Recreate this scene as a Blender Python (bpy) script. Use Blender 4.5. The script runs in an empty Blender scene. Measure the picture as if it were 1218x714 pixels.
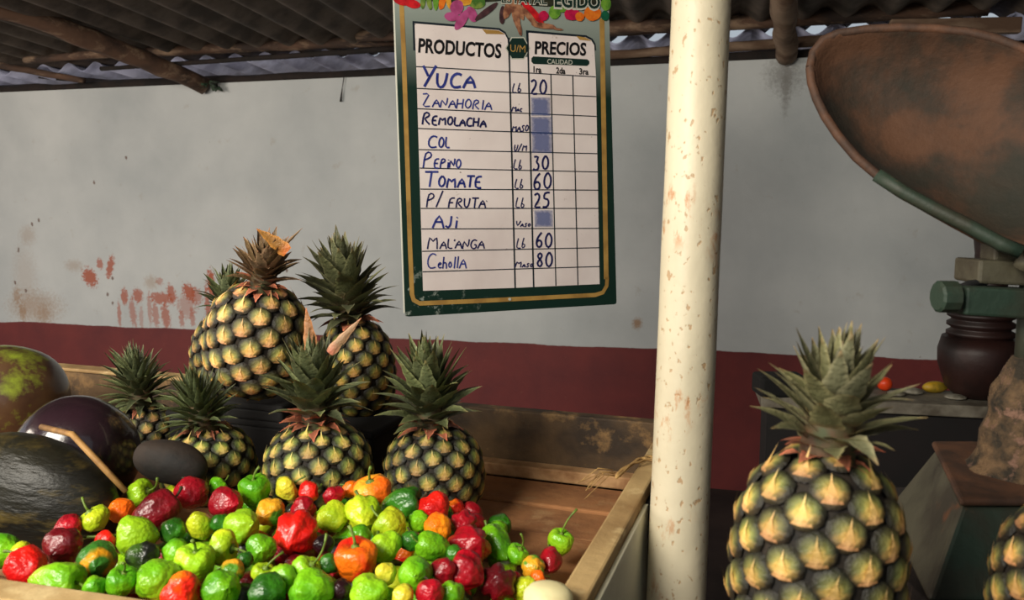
import bpy, math, random
from math import sin, cos, pi, radians as R, sqrt
from mathutils import Vector, Matrix, noise as MN

random.seed(7)
SC = bpy.context.scene
COL = SC.collection

# ------------------------------------------------------------------ camera
CAMZ = 1.35
PITCH = 0.1132
F = 950.0
cam_data = bpy.data.cameras.new('camera')
cam = bpy.data.objects.new('camera', cam_data); COL.objects.link(cam)
cam_data.sensor_width = 36; cam_data.lens = F/1218*36
cam_data.clip_start = 0.02
cam.location = (0, 0, CAMZ); cam.rotation_euler = (pi/2-PITCH, 0, 0)
cam_data.dof.use_dof = True; cam_data.dof.focus_distance = 1.5; cam_data.dof.aperture_fstop = 9
SC.camera = cam

# ------------------------------------------------------------------ world, lights, exposure
w = bpy.data.worlds.new('sky'); SC.world = w; w.use_nodes = True
bgn = w.node_tree.nodes['Background']
bgn.inputs[0].default_value = (0.80, 0.90, 1.0, 1); bgn.inputs[1].default_value = 0.50

def area(name, loc, target, sx, sy, power, col):
    l = bpy.data.lights.new(name, 'AREA'); l.shape = 'RECTANGLE'; l.size = sx; l.size_y = sy
    l.energy = power; l.color = col
    o = bpy.data.objects.new(name, l); COL.objects.link(o); o.location = loc
    o.rotation_euler = (Vector(target)-Vector(loc)).to_track_quat('-Z', 'Y').to_euler()
    return o
area('stall_front_daylight', (-1.25, -0.5, 2.2), (-0.2, 1.2, 1.0), 1.1, 0.7, 76, (1.0, 0.93, 0.80))
area('left_opening_daylight', (-4.2, 1.2, 1.9), (-.5, 4.0, 1.3), 1.8, 1.6, 105, (1.0, 0.87, 0.74))
sun = bpy.data.lights.new('sun', 'SUN'); sun.energy = 3.2; sun.angle = R(1); sun.color = (1.0, .95, .88)
so_ = bpy.data.objects.new('sun', sun); COL.objects.link(so_)
so_.rotation_euler = (Vector((0, 0, 0))-Vector((.5, .9, 1.25))).to_track_quat('-Z', 'Y').to_euler()
vs = SC.view_settings
vs.view_transform = 'Standard'; vs.look = 'None'; vs.gamma = 1; vs.use_curve_mapping = False
vs.exposure = 0.0

# ------------------------------------------------------------------ helpers
CP, SP = cos(PITCH), sin(PITCH)
CAM = Vector((0, 0, CAMZ))
def ray(px, py):
    x = (px-609)/F; y = (357-py)/F
    return Vector((x, CP+y*SP, y*CP-SP))
def at(px, py, zc): return CAM + ray(px, py)*zc
def at_z(px, py, z):
    d = ray(px, py); return CAM + d*((z-CAMZ)/d.z)
def at_plane(px, py, p0, n):
    d = ray(px, py); return CAM + d*((Vector(p0)-CAM).dot(n)/d.dot(n))

def lin(c):
    f = lambda v: v/12.92 if v <= 0.04045 else ((v+0.055)/1.055)**2.4
    return tuple(f(v/255) for v in c)+(1,)

def mesh(name, verts, faces, smooth=True):
    me = bpy.data.meshes.new(name); me.from_pydata([tuple(v) for v in verts], [], faces)
    me.update()
    if smooth: me.polygons.foreach_set('use_smooth', [True]*len(me.polygons))
    return me
def link(name, me, m=None, parent=None, loc=None, rot=None, scale=None):
    o = bpy.data.objects.new(name, me); COL.objects.link(o)
    if m is not None and me is not None and not me.materials: me.materials.append(m)
    if parent is not None: o.parent = parent
    if loc is not None: o.location = loc
    if rot is not None: o.rotation_euler = rot
    if scale is not None: o.scale = scale
    return o
def empty(name, loc, rot=(0, 0, 0)):
    o = bpy.data.objects.new(name, None); COL.objects.link(o); o.location = loc; o.rotation_euler = rot
    o.empty_display_size = 0.05
    return o
def tag(o, label, cat, group=None):
    o['label'] = label; o['category'] = cat
    if group: o['group'] = group
    return o
def struct(o): o['kind'] = 'structure'; return o

class MB:
    def __init__(s): s.v = []; s.f = []
    def box(s, lo, hi, M=None, jit=0, rnd=None):
        b = len(s.v)
        for x in (lo[0], hi[0]):
            for y in (lo[1], hi[1]):
                for z in (lo[2], hi[2]):
                    p = Vector((x, y, z))
                    if jit: p += Vector([(random.random()-.5)*jit for _ in range(3)])
                    s.v.append(M @ p if M else p)
        s.f += [tuple(b+i for i in q) for q in ((0,1,3,2),(4,6,7,5),(0,4,5,1),(2,3,7,6),(0,2,6,4),(1,5,7,3))]
        return s
    def tube(s, pts, rad, seg=10, rough=0.0, cap=True):
        pts = [Vector(p) for p in pts]
        b = len(s.v); n = len(pts)
        if not hasattr(rad, '__len__'): rad = [rad]*n
        up = None
        for i, p in enumerate(pts):
            t = (pts[min(i+1, n-1)]-pts[max(i-1, 0)]).normalized()
            if up is None: up = t.orthogonal().normalized()
            up = (up - t*up.dot(t)).normalized(); sd = t.cross(up)
            for k in range(seg):
                a = 2*pi*k/seg
                r = rad[i]*(1+(rough*(MN.noise(Vector((p.x*9+cos(a)*.7, p.y*9+sin(a)*.7, p.z*9)))) if rough else 0))
                s.v.append(p + (up*cos(a)+sd*sin(a))*r)
        for i in range(n-1):
            for k in range(seg):
                k2 = (k+1) % seg
                s.f.append((b+i*seg+k, b+i*seg+k2, b+(i+1)*seg+k2, b+(i+1)*seg+k))
        if cap:
            s.f.append(tuple(b+k for k in range(seg))[::-1]); s.f.append(tuple(b+(n-1)*seg+k for k in range(seg)))
        return s
    def lathe(s, prof, seg=24, c=(0, 0, 0), M=None, cap=True):
        b = len(s.v); n = len(prof); c = Vector(c)
        for r, z in prof:
            for k in range(seg):
                a = 2*pi*k/seg; p = Vector((r*cos(a), r*sin(a), z))
                s.v.append((M @ p if M else p)+c)
        for i in range(n-1):
            for k in range(seg):
                k2 = (k+1) % seg
                s.f.append((b+i*seg+k, b+i*seg+k2, b+(i+1)*seg+k2, b+(i+1)*seg+k))
        if cap:
            s.f.append(tuple(b+k for k in range(seg))[::-1]); s.f.append(tuple(b+(n-1)*seg+k for k in range(seg)))
        return s
    def build(s, name, m, parent=None, smooth=False, **kw):
        o = link(name, mesh(name, s.v, s.f, smooth), m, parent, **kw); return o
def bevel(o, wd, seg=2):
    md = o.modifiers.new('bevel', 'BEVEL'); md.width = wd; md.segments = seg; md.limit_method = 'ANGLE'; return o

# ------------------------------------------------------------------ materials
def newmat(name):
    m = bpy.data.materials.new(name); m.use_nodes = True
    nt = m.node_tree; return m, nt, nt.nodes['Principled BSDF']
def N(nt, typ, **kw):
    n = nt.nodes.new(typ)
    for k, v in kw.items(): setattr(n, k, v)
    return n
def mixc(nt, fac, a, b, mode='MIX'):
    n = N(nt, 'ShaderNodeMix', data_type='RGBA', blend_type=mode)
    for i, v in ((0, fac), (6, a), (7, b)):
        if isinstance(v, bpy.types.NodeSocket): nt.links.new(v, n.inputs[i])
        elif i == 0: n.inputs[0].default_value = v
        else: n.inputs[i].default_value = v
    return n.outputs[2]
def mth(nt, op, a, b=None, c=None, clamp=False):
    n = N(nt, 'ShaderNodeMath', operation=op, use_clamp=clamp)
    for i, v in enumerate((a, b, c)):
        if v is None: continue
        if isinstance(v, bpy.types.NodeSocket): nt.links.new(v, n.inputs[i])
        else: n.inputs[i].default_value = v
    return n.outputs[0]
def coords(nt, scale=(1, 1, 1), kind='Object', loc=(0, 0, 0)):
    tc = N(nt, 'ShaderNodeTexCoord'); mp = N(nt, 'ShaderNodeMapping')
    mp.inputs['Scale'].default_value = scale; mp.inputs['Location'].default_value = loc
    nt.links.new(tc.outputs[kind], mp.inputs[0]); return mp.outputs[0]
def noise(nt, vec, scale, detail=4, rough=.55, dist=0):
    n = N(nt, 'ShaderNodeTexNoise'); n.inputs['Scale'].default_value = scale
    n.inputs['Detail'].default_value = detail; n.inputs['Roughness'].default_value = rough
    n.inputs['Distortion'].default_value = dist
    nt.links.new(vec, n.inputs['Vector']); return n.outputs['Fac']
def ramp(nt, v, a, b):
    n = N(nt, 'ShaderNodeMapRange'); n.inputs[1].default_value = a; n.inputs[2].default_value = b
    nt.links.new(v, n.inputs[0]); return n.outputs[0]
def bump(nt, bs, h, strength, dist=.01):
    n = N(nt, 'ShaderNodeBump'); n.inputs['Strength'].default_value = strength; n.inputs['Distance'].default_value = dist
    nt.links.new(h, n.inputs['Height']); nt.links.new(n.outputs[0], bs.inputs['Normal'])
def simple(name, c1, c2=None, scale=8, lo=.4, hi=.62, rough=.6, bmp=0, bscale=60, stretch=(1, 1, 1), c3=None, s3=3, lo3=.5, hi3=.62, metal=0, coat=0, bdist=.004):
    m, nt, bs = newmat(name)
    bs.inputs['Roughness'].default_value = rough; bs.inputs['Metallic'].default_value = metal
    bs.inputs['Coat Weight'].default_value = coat
    v = coords(nt, stretch)
    col = lin(c1)
    if c2: col = mixc(nt, ramp(nt, noise(nt, v, scale), lo, hi), lin(c1), lin(c2))
    if c3: col = mixc(nt, ramp(nt, noise(nt, v, s3, 6, .65), lo3, hi3), col, lin(c3))
    if isinstance(col, bpy.types.NodeSocket): nt.links.new(col, bs.inputs['Base Color'])
    else: bs.inputs['Base Color'].default_value = col
    if bmp: bump(nt, bs, noise(nt, v, bscale, 5, .6), bmp, bdist)
    return m

M_floor = simple('concrete', (58, 46, 42), (40, 32, 30), 3, rough=.85, bmp=.4)
M_ground = simple('dusty_ground', (150, 138, 120), (120, 108, 92), 2, rough=.95)
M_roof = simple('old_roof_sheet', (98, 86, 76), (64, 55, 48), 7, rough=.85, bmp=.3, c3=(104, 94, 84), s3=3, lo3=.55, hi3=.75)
M_eave_lit = simple('eave_sheet', (196, 202, 232), (140, 144, 172), 6, rough=.8, bmp=.3)  # roof sheet lit from outside: that daylight is put into the bluish colour
M_timber = simple('rough_timber', (96, 70, 54), (48, 36, 30), 9, rough=.85, bmp=.6, stretch=(.25, 1, 1), c3=(140, 116, 94), s3=16, lo3=.52, hi3=.66)
M_dark_timber = simple('dark_timber', (38, 28, 24), (22, 17, 15), 12, rough=.9, bmp=.5)
M_pale_timber = simple('weathered_timber', (140, 118, 98), (92, 70, 54), 12, rough=.9, bmp=.5, stretch=(.3, 1, 1))
M_rim = simple('rim_wood', (186, 156, 106), (132, 100, 60), 14, .42, .7, rough=.75, bmp=.5, bscale=90, stretch=(.5, .5, 1), c3=(212, 188, 138), s3=30, lo3=.55, hi3=.7)
M_boarddark = simple('stained_board', (92, 70, 44), (44, 32, 20), 6, .42, .58, rough=.8, bmp=.5, c3=(140, 108, 66), s3=16, lo3=.54, hi3=.70)
M_boardfloor = simple('bin_floor_wood', (168, 116, 72), (122, 80, 48), 8, rough=.85, bmp=.5, c3=(160, 122, 82), s3=22, lo3=.55, hi3=.7)
M_batten = simple('pale_batten', (184, 146, 102), (134, 96, 60), 16, rough=.8, bmp=.6)
M_cream = simple('cream_paint', (234, 232, 208), (206, 202, 172), 5, rough=.55, bmp=.15)
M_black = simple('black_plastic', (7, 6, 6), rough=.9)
M_stick = simple('stick_wood', (168, 126, 70), (130, 92, 48), 40, rough=.7)
M_knob = simple('cream_knob', (232, 222, 170), (214, 200, 150), 30, rough=.6)
M_string = simple('straw_string', (176, 140, 84), (130, 98, 54), 60, rough=.8)
M_jar = simple('dark_clay', (46, 24, 20), (26, 15, 13), 8, rough=.5, bmp=.2)
M_tableslab = simple('table_edge_paint', (128, 122, 108), (84, 76, 64), 14, rough=.7)
M_tabledark = simple('dark_cabinet', (22, 15, 15), (14, 10, 10), 5, rough=.8)
M_scalegreen = simple('scale_green_paint', (36, 54, 42), (46, 44, 32), 16, rough=.6, bmp=.3, c3=(92, 66, 40), s3=9, lo3=.58, hi3=.68)
M_scalegrey = simple('scale_grey_paint', (78, 74, 58), (54, 48, 36), 16, rough=.6, bmp=.3, c3=(104, 64, 36), s3=12, lo3=.6, hi3=.7)
M_rustrim = simple('rusty_rim', (90, 58, 38), (60, 40, 28), 30, rough=.75, bmp=.4)
M_rust = simple('rusted_iron', (84, 54, 34), (54, 36, 24), 9, rough=.8, bmp=.5, c3=(38, 34, 24), s3=9, lo3=.46, hi3=.64)
M_corr = simple('corroded_iron', (104, 80, 54), (40, 32, 20), 40, rough=.85, bmp=.9, bscale=70, c3=(118, 88, 72), s3=60, lo3=.56, hi3=.66, bdist=.01)

# cream pole with chips
m, nt, bs = newmat('chipped_cream_paint'); M_pole = m
v = coords(nt); bs.inputs['Roughness'].default_value = .5
c = mixc(nt, ramp(nt, noise(nt, v, 3), .4, .65), lin((210, 199, 172)), lin((194, 184, 158)))
chip = mth(nt, 'MULTIPLY', ramp(nt, noise(nt, coords(nt, (1, 1, .7)), 130, 3, .5), .62, .67), .7)
c = mixc(nt, chip, c, lin((160, 118, 70)))
ms = mth(nt, 'MULTIPLY', ramp(nt, noise(nt, coords(nt, (1, 1, .4)), 60, 5, .7), .55, .66), mth(nt, 'MULTIPLY', ramp(nt, noise(nt, v, 7, 2), .5, .62), .8))
c = mixc(nt, ms, c, lin((176, 112, 54)))
nt.links.new(c, bs.inputs['Base Color'])
bump(nt, bs, mth(nt, 'ADD', noise(nt, v, 30, 3), mth(nt, 'MULTIPLY', chip, -.6)), .35, .004)

# ------------------------------------------------------------------ wall frame
WA = math.atan(0.25)
W0 = Vector((0, 4.0, 0))
WS = Vector((cos(WA), -sin(WA), 0)); WN = Vector((sin(WA), cos(WA), 0))
def wp(s, d, z): return W0 + WS*s + WN*d + Vector((0, 0, z))
def wall_s(px, py):
    p = at_plane(px, py, W0, WN); return (p-W0).dot(WS), p.z
ZTOP = CAMZ + .674; ZBAND = CAMZ - .674

# wall material: worn white over a maroon dado, rust drips, all in wall coordinates (local x = along the wall, z = height)
m, nt, bs = newmat('wall_paint'); M_wall = m
bs.inputs['Roughness'].default_value = .72
tc = N(nt, 'ShaderNodeTexCoord'); ob = tc.outputs['Object']
sep = N(nt, 'ShaderNodeSeparateXYZ'); nt.links.new(ob, sep.inputs[0]); X, Z = sep.outputs[0], sep.outputs[2]
white = mixc(nt, ramp(nt, noise(nt, ob, 1.6, 5), .35, .7), lin((198, 202, 202)), lin((170, 176, 178)))
white = mixc(nt, mth(nt, 'MULTIPLY', ramp(nt, noise(nt, ob, 9, 4, .7), .62, .72), .35), white, lin((160, 150, 136)))
white = mixc(nt, mth(nt, 'MULTIPLY', ramp(nt, noise(nt, ob, 50, 2), .76, .79), .6), white, lin((92, 76, 62)))
def blob(px, py, rx, ry, tilt=0, rough_=.7):
    s, z = wall_s(px, py); k = (W0-CAM).length/F*1.0
    d = abs(wall_s(px+10, py)[0]-s)/10
    dx = mth(nt, 'MULTIPLY', mth(nt, 'SUBTRACT', X, s), 1/(rx*d)); dz = mth(nt, 'MULTIPLY', mth(nt, 'SUBTRACT', Z, z), 1/(ry*d))
    if tilt: dx = mth(nt, 'ADD', dx, mth(nt, 'MULTIPLY', dz, tilt))
    r = mth(nt, 'SQRT', mth(nt, 'ADD', mth(nt, 'MULTIPLY', dx, dx), mth(nt, 'MULTIPLY', dz, dz)))
    return r
nz = noise(nt, ob, 60, 5, .75)
def stain(col, r, fac, soft=.2, rough_=3.0):
    r2 = mth(nt, 'ADD', r, mth(nt, 'MULTIPLY', mth(nt, 'SUBTRACT', nz, .5), rough_))
    mk = mth(nt, 'MULTIPLY', ramp(nt, r2, 1+soft, 1-soft), fac)
    return mixc(nt, mk, white, col)
RUSTC = lin((164, 76, 40))
for (px, py, rx, ry, tl, fa) in [(107, 330, 8, 9, .3, .9), (119, 314, 4, 5, 0, .75), (131, 318, 4, 11, -.7, .85), (148, 353, 4, 8, 0, .8), (164, 352, 6, 7, 0, .8), (158, 372, 4, 14, .3, .6),
        (142, 374, 2.2, 12, 0, .65), (192, 355, 14, 6, 0, .8), (204, 350, 5, 10, .3, .8), (197, 376, 5, 14, .3, .75), (185, 374, 4, 12, .2, .6), (178, 368, 2.5, 16, .1, .5), (225, 348, 7, 9, .3, .9), (222, 364, 11, 12, 0, .45), (234, 352, 6, 9, .3, .6),
        (251, 338, 4.5, 14, .1, .95), (247, 364, 3, 20, .35, .8), (266, 333, 5, 6, 0, .7), (229, 378, 3, 10, .1, .6), (216, 380, 3, 8, .1, .6), (168, 378, 2.5, 12, 0, .4), (190, 335, 4, 4, 0, .5)]:
    white = stain(RUSTC, blob(px, py, rx, ry, tl), fa)
for (px, py, rx, ry, fa) in [(33, 280, 8, 8, .3), (88, 316, 9, 5, .35), (30, 330, 12, 26, .2), (42, 365, 26, 13, .5), (52, 376, 8, 9, .4), (27, 372, 4, 8, .6), (20, 352, 4, 8, .5), (180, 336, 7, 6, .4), (758, 385, 5, 6, .8)]:
    white = stain(lin((150, 112, 72)), blob(px, py, rx, ry), fa, .5)
for (px, py) in [(22, 298), (38, 267), (46, 262), (18, 336), (31, 346), (128, 350), (134, 361), (134, 331), (150, 188), (112, 217), (341, 322)]:
    white = stain(lin((96, 64, 48)), blob(px, py, 1.3, 2.0), .8)
# water marks beneath the right rafter
for (px, py, rx, ry) in [(935, 88, 20, 20), (935, 105, 5, 26)]:
    white = stain(lin((112, 110, 106)), blob(px, py, rx, ry), .6, .6)
bandh = mth(nt, 'ADD', Z, mth(nt, 'MULTIPLY', mth(nt, 'SUBTRACT', noise(nt, ob, 1.6, 2), .5), .055))
bandh = mth(nt, 'ADD', bandh, mth(nt, 'MULTIPLY', mth(nt, 'SUBTRACT', noise(nt, ob, 40, 2), .5), .006))
bm = ramp(nt, bandh, ZBAND+.002, ZBAND-.002)
maroon = mixc(nt, ramp(nt, noise(nt, ob, 5, 5, .6), .35, .7), lin((112, 42, 40)), lin((94, 34, 36)))
maroon = mixc(nt, mth(nt, 'MULTIPLY', ramp(nt, noise(nt, ob, 30, 4, .7), .62, .72), .3), maroon, lin((130, 70, 60)))
c = mixc(nt, bm, white, maroon)
nt.links.new(c, bs.inputs['Base Color'])
bump(nt, bs, noise(nt, ob, 25, 5, .6), .25, .006)

def wall_obj(name, lo, hi, m, loc, rz, nx=1):
    mb = MB().box(lo, hi); o = mb.build(name, m, loc=loc, rot=(0, 0, rz)); return struct(o)
wall_obj('wall_back', (-7, 0, 0), (4.2, .15, ZTOP), M_wall, W0, -WA)
M_side = simple('side_wall_paint', (70, 60, 56), (50, 38, 36), 3, rough=.8)
wall_obj('wall_right', (0, -4.6, 0), (.15, 0, 2.9), M_side, wp(2.6, 0, 0), -WA)
g = MB(); g.v = [Vector(p) for p in ((-14, -12, 0), (14, -12, 0), (14, 16, 0), (-14, 16, 0))]; g.f = [(0, 1, 2, 3)]
gr = struct(g.build('ground', M_ground)); gr.location.z = -.012
wall_obj('floor', (-7, -4.6, -.01), (2.6, 0, 0), M_floor, W0, -WA)

# wall plate: dark rough timber along the wall top
pts = [wp(-6.5+i*.14, .06, ZTOP+.018+.008*MN.noise(Vector((i*.7, 0, 0)))) for i in range(66)]
struct(MB().tube(pts, .03, 8, .5).build('trim_1', M_dark_timber, smooth=True))

# ------------------------------------------------------------------ corrugated roof
PIT = .177
def roofz(d): return CAMZ + .845 - .05*d
ceil = empty('ceiling', wp(0, 0, roofz(0))); struct(ceil)
def sheet(name, s0, ncorr, d0, d1, drop, m):
    v = []; f = []; n = ncorr*10; nd = 6
    for side in (0, 1):
        for j in range(nd+1):
            d = d0+(d1-d0)*j/nd
            for i in range(n+1):
                s = s0+PIT*i/10
                z = roofz(d)-drop+.024*cos(2*pi*i/10)+(.006 if side else 0)
                v.append(wp(s, d, z)-ceil.location)
    A = (nd+1)*(n+1)
    for j in range(nd):
        for i in range(n):
            a = j*(n+1)+i
            f.append((a, a+1, a+n+2, a+n+1)); f.append((A+a, A+a+n+1, A+a+n+2, A+a+1))
    for j in (0, nd):
        for i in range(n):
            a = j*(n+1)+i; f.append((a, A+a, A+a+1, a+1))
    o = link(name, mesh(name, v, f), m, ceil); return o
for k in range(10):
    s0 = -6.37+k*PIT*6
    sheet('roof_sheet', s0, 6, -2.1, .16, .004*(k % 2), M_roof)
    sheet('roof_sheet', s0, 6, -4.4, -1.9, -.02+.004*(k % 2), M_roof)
    e = sheet('eave_sheet', s0+.06, 6, .02, 2.2, .045+.004*(k % 2), M_eave_lit)
    if k == 0: e['label'] = 'corrugated sheet over the outside eave, outdoor light painted into its pale colour'

def log(name, a, b, r0, r1, m, label, bend=.03, seg=10, n=14, cat='beam'):
    a = Vector(a); b = Vector(b); pts = []; rad = []
    for i in range(n+1):
        t = i/n; p = a.lerp(b, t)
        p += Vector((0, 0, bend*(sin(pi*t)+.4*MN.noise(Vector((t*6, a.x*3, a.z*5))))))
        pts.append(p); rad.append(r0+(r1-r0)*t)
    o = MB().tube([p-a for p in pts], rad, seg, .35).build(name, m, smooth=True, loc=a)
    return tag(o, label, cat)
def wpx(px, py, d):   # the point seen at a pixel on the plane d in front of (-) or behind (+) the wall
    return at_plane(px, py, W0+WN*d, WN)
log('roof_pole', wpx(90, 65, -.08), wpx(470, 48, -.06), .030, .026, M_timber, 'crooked brown round purlin under the roof, left of the price board', .0)
log('roof_pole', wpx(425, 43, -.13), wpx(800, 30, -.13), .03, .03, M_timber, 'brown round purlin passing behind the top of the price board', .0)
log('roof_pole', wpx(722, 36, -.05), wpx(1175, 8, -.05), .032, .035, M_timber, 'dark brown purlin running right from the cream pole', .0)
log('roof_beam', wpx(-60, -14, -1.05), wpx(244, 101, -.02), .048, .046, M_timber, 'thick bark-covered log rafter slanting down to the wall top at left', .01)
log('roof_beam', wpx(-10, 76, -.1), wpx(100, 96, -.02), .02, .016, M_timber, 'thin crooked branch below the log rafter at far left', .0)
log('roof_beam', wpx(30, 72, -.16), wpx(150, 62, -.2), .02, .022, M_timber, 'short branch joining the left log rafter from the left', .0)
log('roof_pole', wpx(-20, 84, .3), wpx(150, 100, .1), .018, .014, M_dark_timber, 'thin dark crooked stick lying on the wall top at far left', .0)
log('roof_pole', wpx(120, 82, -.2), wpx(470, 58, -.1), .012, .014, M_dark_timber, 'thin dark stick just beneath the left purlin', .0)
log('roof_beam', wpx(720, 66, .02), wpx(1000, 47, .02), .022, .024, M_pale_timber, 'grimy straight batten just above the wall top, behind the cream pole', .0)
log('roof_beam', wpx(931, -30, -.6), wpx(936, 66, -.02), .055, .046, M_pale_timber, 'upright-looking grey brown rafter end between the pole and the rusty pan', .0)
bmw = MB().box((0, -.02, -.03), (.47, .02, .03)).build('roof_plank', M_pale_timber, loc=wpx(1058, 33, -.3), rot=(0, R(2), -WA)); bevel(bmw, .005)
tag(bmw, 'pale sawn plank end above the rusty weighing pan', 'plank')

# rag stuffed at the log end, thread hanging
v = []; f = []
rg = MB()
for i in range(16):
    a = random.random()*6.28; rr = .03*random.random()+.01
    c0 = Vector((cos(a)*rr, sin(a)*rr*.5, -.02+.05*random.random()))
    rg.tube([c0, c0+Vector((cos(a)*.03, -.005, -.03*random.random())), c0+Vector((cos(a)*.05, -.008, -.05*random.random()))], [.006, .009, .003], 5)
M_rag = simple('green_rag', (60, 84, 62), (30, 34, 30), 30, rough=.9)
tag(rg.build('rag', M_rag, smooth=True, loc=wpx(248, 102, -.05)), 'torn dark green rag stuffed under the log end on the wall top', 'rag')
p0 = wpx(409, 92, -.012)
tag(MB().tube([Vector(), wpx(407, 104, -.012)-p0, wpx(405, 121, -.012)-p0], [.0022, .0015, .006], 5).build('thread', M_dark_timber, loc=p0), 'short dark thread with a knot hanging down the wall top', 'thread')

# ------------------------------------------------------------------ crate
CA = R(19.5)
RIMZ = CAMZ-.35; FLZ = CAMZ-.46
CS = Vector((sin(CA), cos(CA), 0)); CR = Vector((cos(CA), -sin(CA), 0))   # along the side; to the right
CO = Vector((0.215, 1.185, 0))      # a point of the inner face of the right side
BACK_T = .10                        # inner back face, along CS from CO
def cp(u, t, z): return CO + CR*u + CS*t + Vector((0, 0, z))
crate = empty('wooden_display_bin', cp(-.6, -.3, 0), (0, 0, -CA))
tag(crate, 'shallow wooden display bin with tan worn rim, heaped with chillies and pineapples', 'display bin')
MI = Matrix.Rotation(-CA, 4, 'Z'); 
def cbox(name, u0, u1, t0, t1, z0, z1, m, parent=crate, bv=.003, label=None):
    # coordinates in the bin's own frame: u from the right inner face, t from CO
    mb = MB().box((u0+.6, t0+.3, z0), (u1+.6, t1+.3, z1))
    o = mb.build(name, m, parent)
    if bv: bevel(o, bv)
    if label: o['label'] = label
    return o
TF = -.66   # front inner face
cbox('side_board', 0, .028, TF-.03, BACK_T+.03, .62, RIMZ, M_rim, label='right side board with worn tan top edge')
cbox('back_board', -1.45, 0, BACK_T, BACK_T+.028, .62, RIMZ, M_boarddark, label='dark stained back board')
cbox('back_rim', -1.45, -.72, BACK_T-.006, BACK_T+.034, RIMZ, RIMZ+.008, M_rim, label='tan edge strip on the back board at left')
# front board: a touch less skewed than the sides
fo = cbox('front_board', -1.45, 0, -.015, .015, .62, RIMZ+.004, M_rim, label='pale tan front board'); fo.location = (0, 0, 0)
def front_line():
    a = at_z(0, 687, RIMZ); b = at_z(187, 714, RIMZ); return a, b
fa, fb = front_line()
inv = Matrix.Rotation(CA, 4, 'Z')
fd = (fb-fa).normalized()
mb = MB()
p = fa - fd*.35; q = fa + fd*.60; nn = Vector((-fd.y, fd.x, 0))
for z in (.62, RIMZ):
    for b_ in (p, q):
        for k in (0, -.035):
            w_ = b_ + nn*k; mb.v.append(inv @ (Vector((w_.x, w_.y, z))-crate.location))
mb.f = [(0, 1, 3, 2), (4, 6, 7, 5), (0, 2, 6, 4), (1, 5, 7, 3), (0, 4, 5, 1), (2, 3, 7, 6)]
me = mesh('front_board', mb.v, mb.f, False); me.materials.append(M_rim); fo.data = me
cbox('side_board', -1.45, -1.422, -.7, BACK_T, .62, RIMZ, M_rim, label='left side board')
cbox('painted_panel', .0285, .034, TF-.03, -.235, .62, RIMZ-.012, M_cream, bv=.001, label='cream painted metal panel on the right outer side')
cbox('panel_edge', .0285, .04, -.235, BACK_T+.03, .62, RIMZ-.014, M_black, bv=.001, label='black strip behind the cream panel')
cbox('batten', -1.40, -.0, BACK_T-.03, BACK_T, FLZ, FLZ+.022, M_batten, label='pale batten along the foot of the back board')
t = BACK_T-.03; k = 0
while t > TF+.05:
    wd = .105
    cuts = [-1.41, -.62-(.1 if k % 2 else 0), -.002] if k % 2 else [-1.41, -.9, -.055, -.002]
    for a, b in zip(cuts, cuts[1:]):
        cbox('floor_board', a+.001, b-.001, t-wd+.002, t-.002, FLZ-.018, FLZ-(.003 if k % 2 else 0), M_boardfloor, bv=.003)
    t -= wd; k += 1
# raised tray under the chilli heap
cbox('tray_board', -1.2, -.30, -.50, -.175, FLZ, FLZ+.022, M_boardfloor)
for (u, t_) in ((-.03, -.6), (-.03, .04), (-1.39, -.6), (-1.39, .04)):
    cbox('leg', u-.03, u+.03, t_-.03, t_+.03, 0, .70, M_dark_timber)
cbox('under_board', -1.42, 0, -.64, BACK_T, .62, .64, M_dark_timber)
# cream rounded knob at the near end of the rim
kp = at_z(652, 722, RIMZ-.002)
kn = MB().lathe([(.001, .016), (.008, .0155), (.014, .012), (.0175, .006), (.018, 0), (.018, -.006), (.012, -.008)][::-1], 20).build('corner_knob', M_knob, crate, smooth=True)
kn.location = inv @ (kp+Vector((0, 0, .008))-crate.location); kn['label'] = 'pale cream rounded knob on the rim corner'; kn.scale = (1.25, 1.1, .8)

# string tied round the rim
sp_ = MB(); base = at_z(748, 556, RIMZ)
for kx in range(3):
    pts = []
    for i in range(15):
        t = i/14
        px = 733+t*46; py = 566-22*sin(t*pi*.62)+kx*1.5-3*MN.noise(Vector((t*4, kx, 0)))
        pts.append(at_z(px, py, RIMZ+.004+.002*kx)-base)
    sp_.tube(pts, .0018, 5)
for kx in range(7):
    a0 = at_z(728+random.random()*12, 568-random.random()*10, RIMZ+.004)-base
    sp_.tube([a0, a0+Vector((-.012-.01*random.random(), -.004, .004*random.random())), a0+Vector((-.03-.02*random.random(), -.015*random.random(), -.008-.02*random.random()))], .0007, 4)
tag(sp_.build('string', M_string, smooth=True, loc=base), 'frayed straw coloured string tied over the right rim of the bin', 'string')

# ------------------------------------------------------------------ pole
pa, pb = at(834, 0, .95), at(804, 714, .95)
dr = (pa-pb)/(pa.z-pb.z)
pbase = pb + dr*(0-pb.z); ptop = pb+dr*(CAMZ+.945-pb.z)
pts = [(pbase.lerp(ptop, i/60)-pbase) for i in range(61)]
po = MB().tube(pts, .0345, 40, .02).build('support_pole', M_pole, smooth=True, loc=pbase)
tag(po, 'thick cream painted steel pole with rust chips, standing right of the bin', 'pole')

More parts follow.
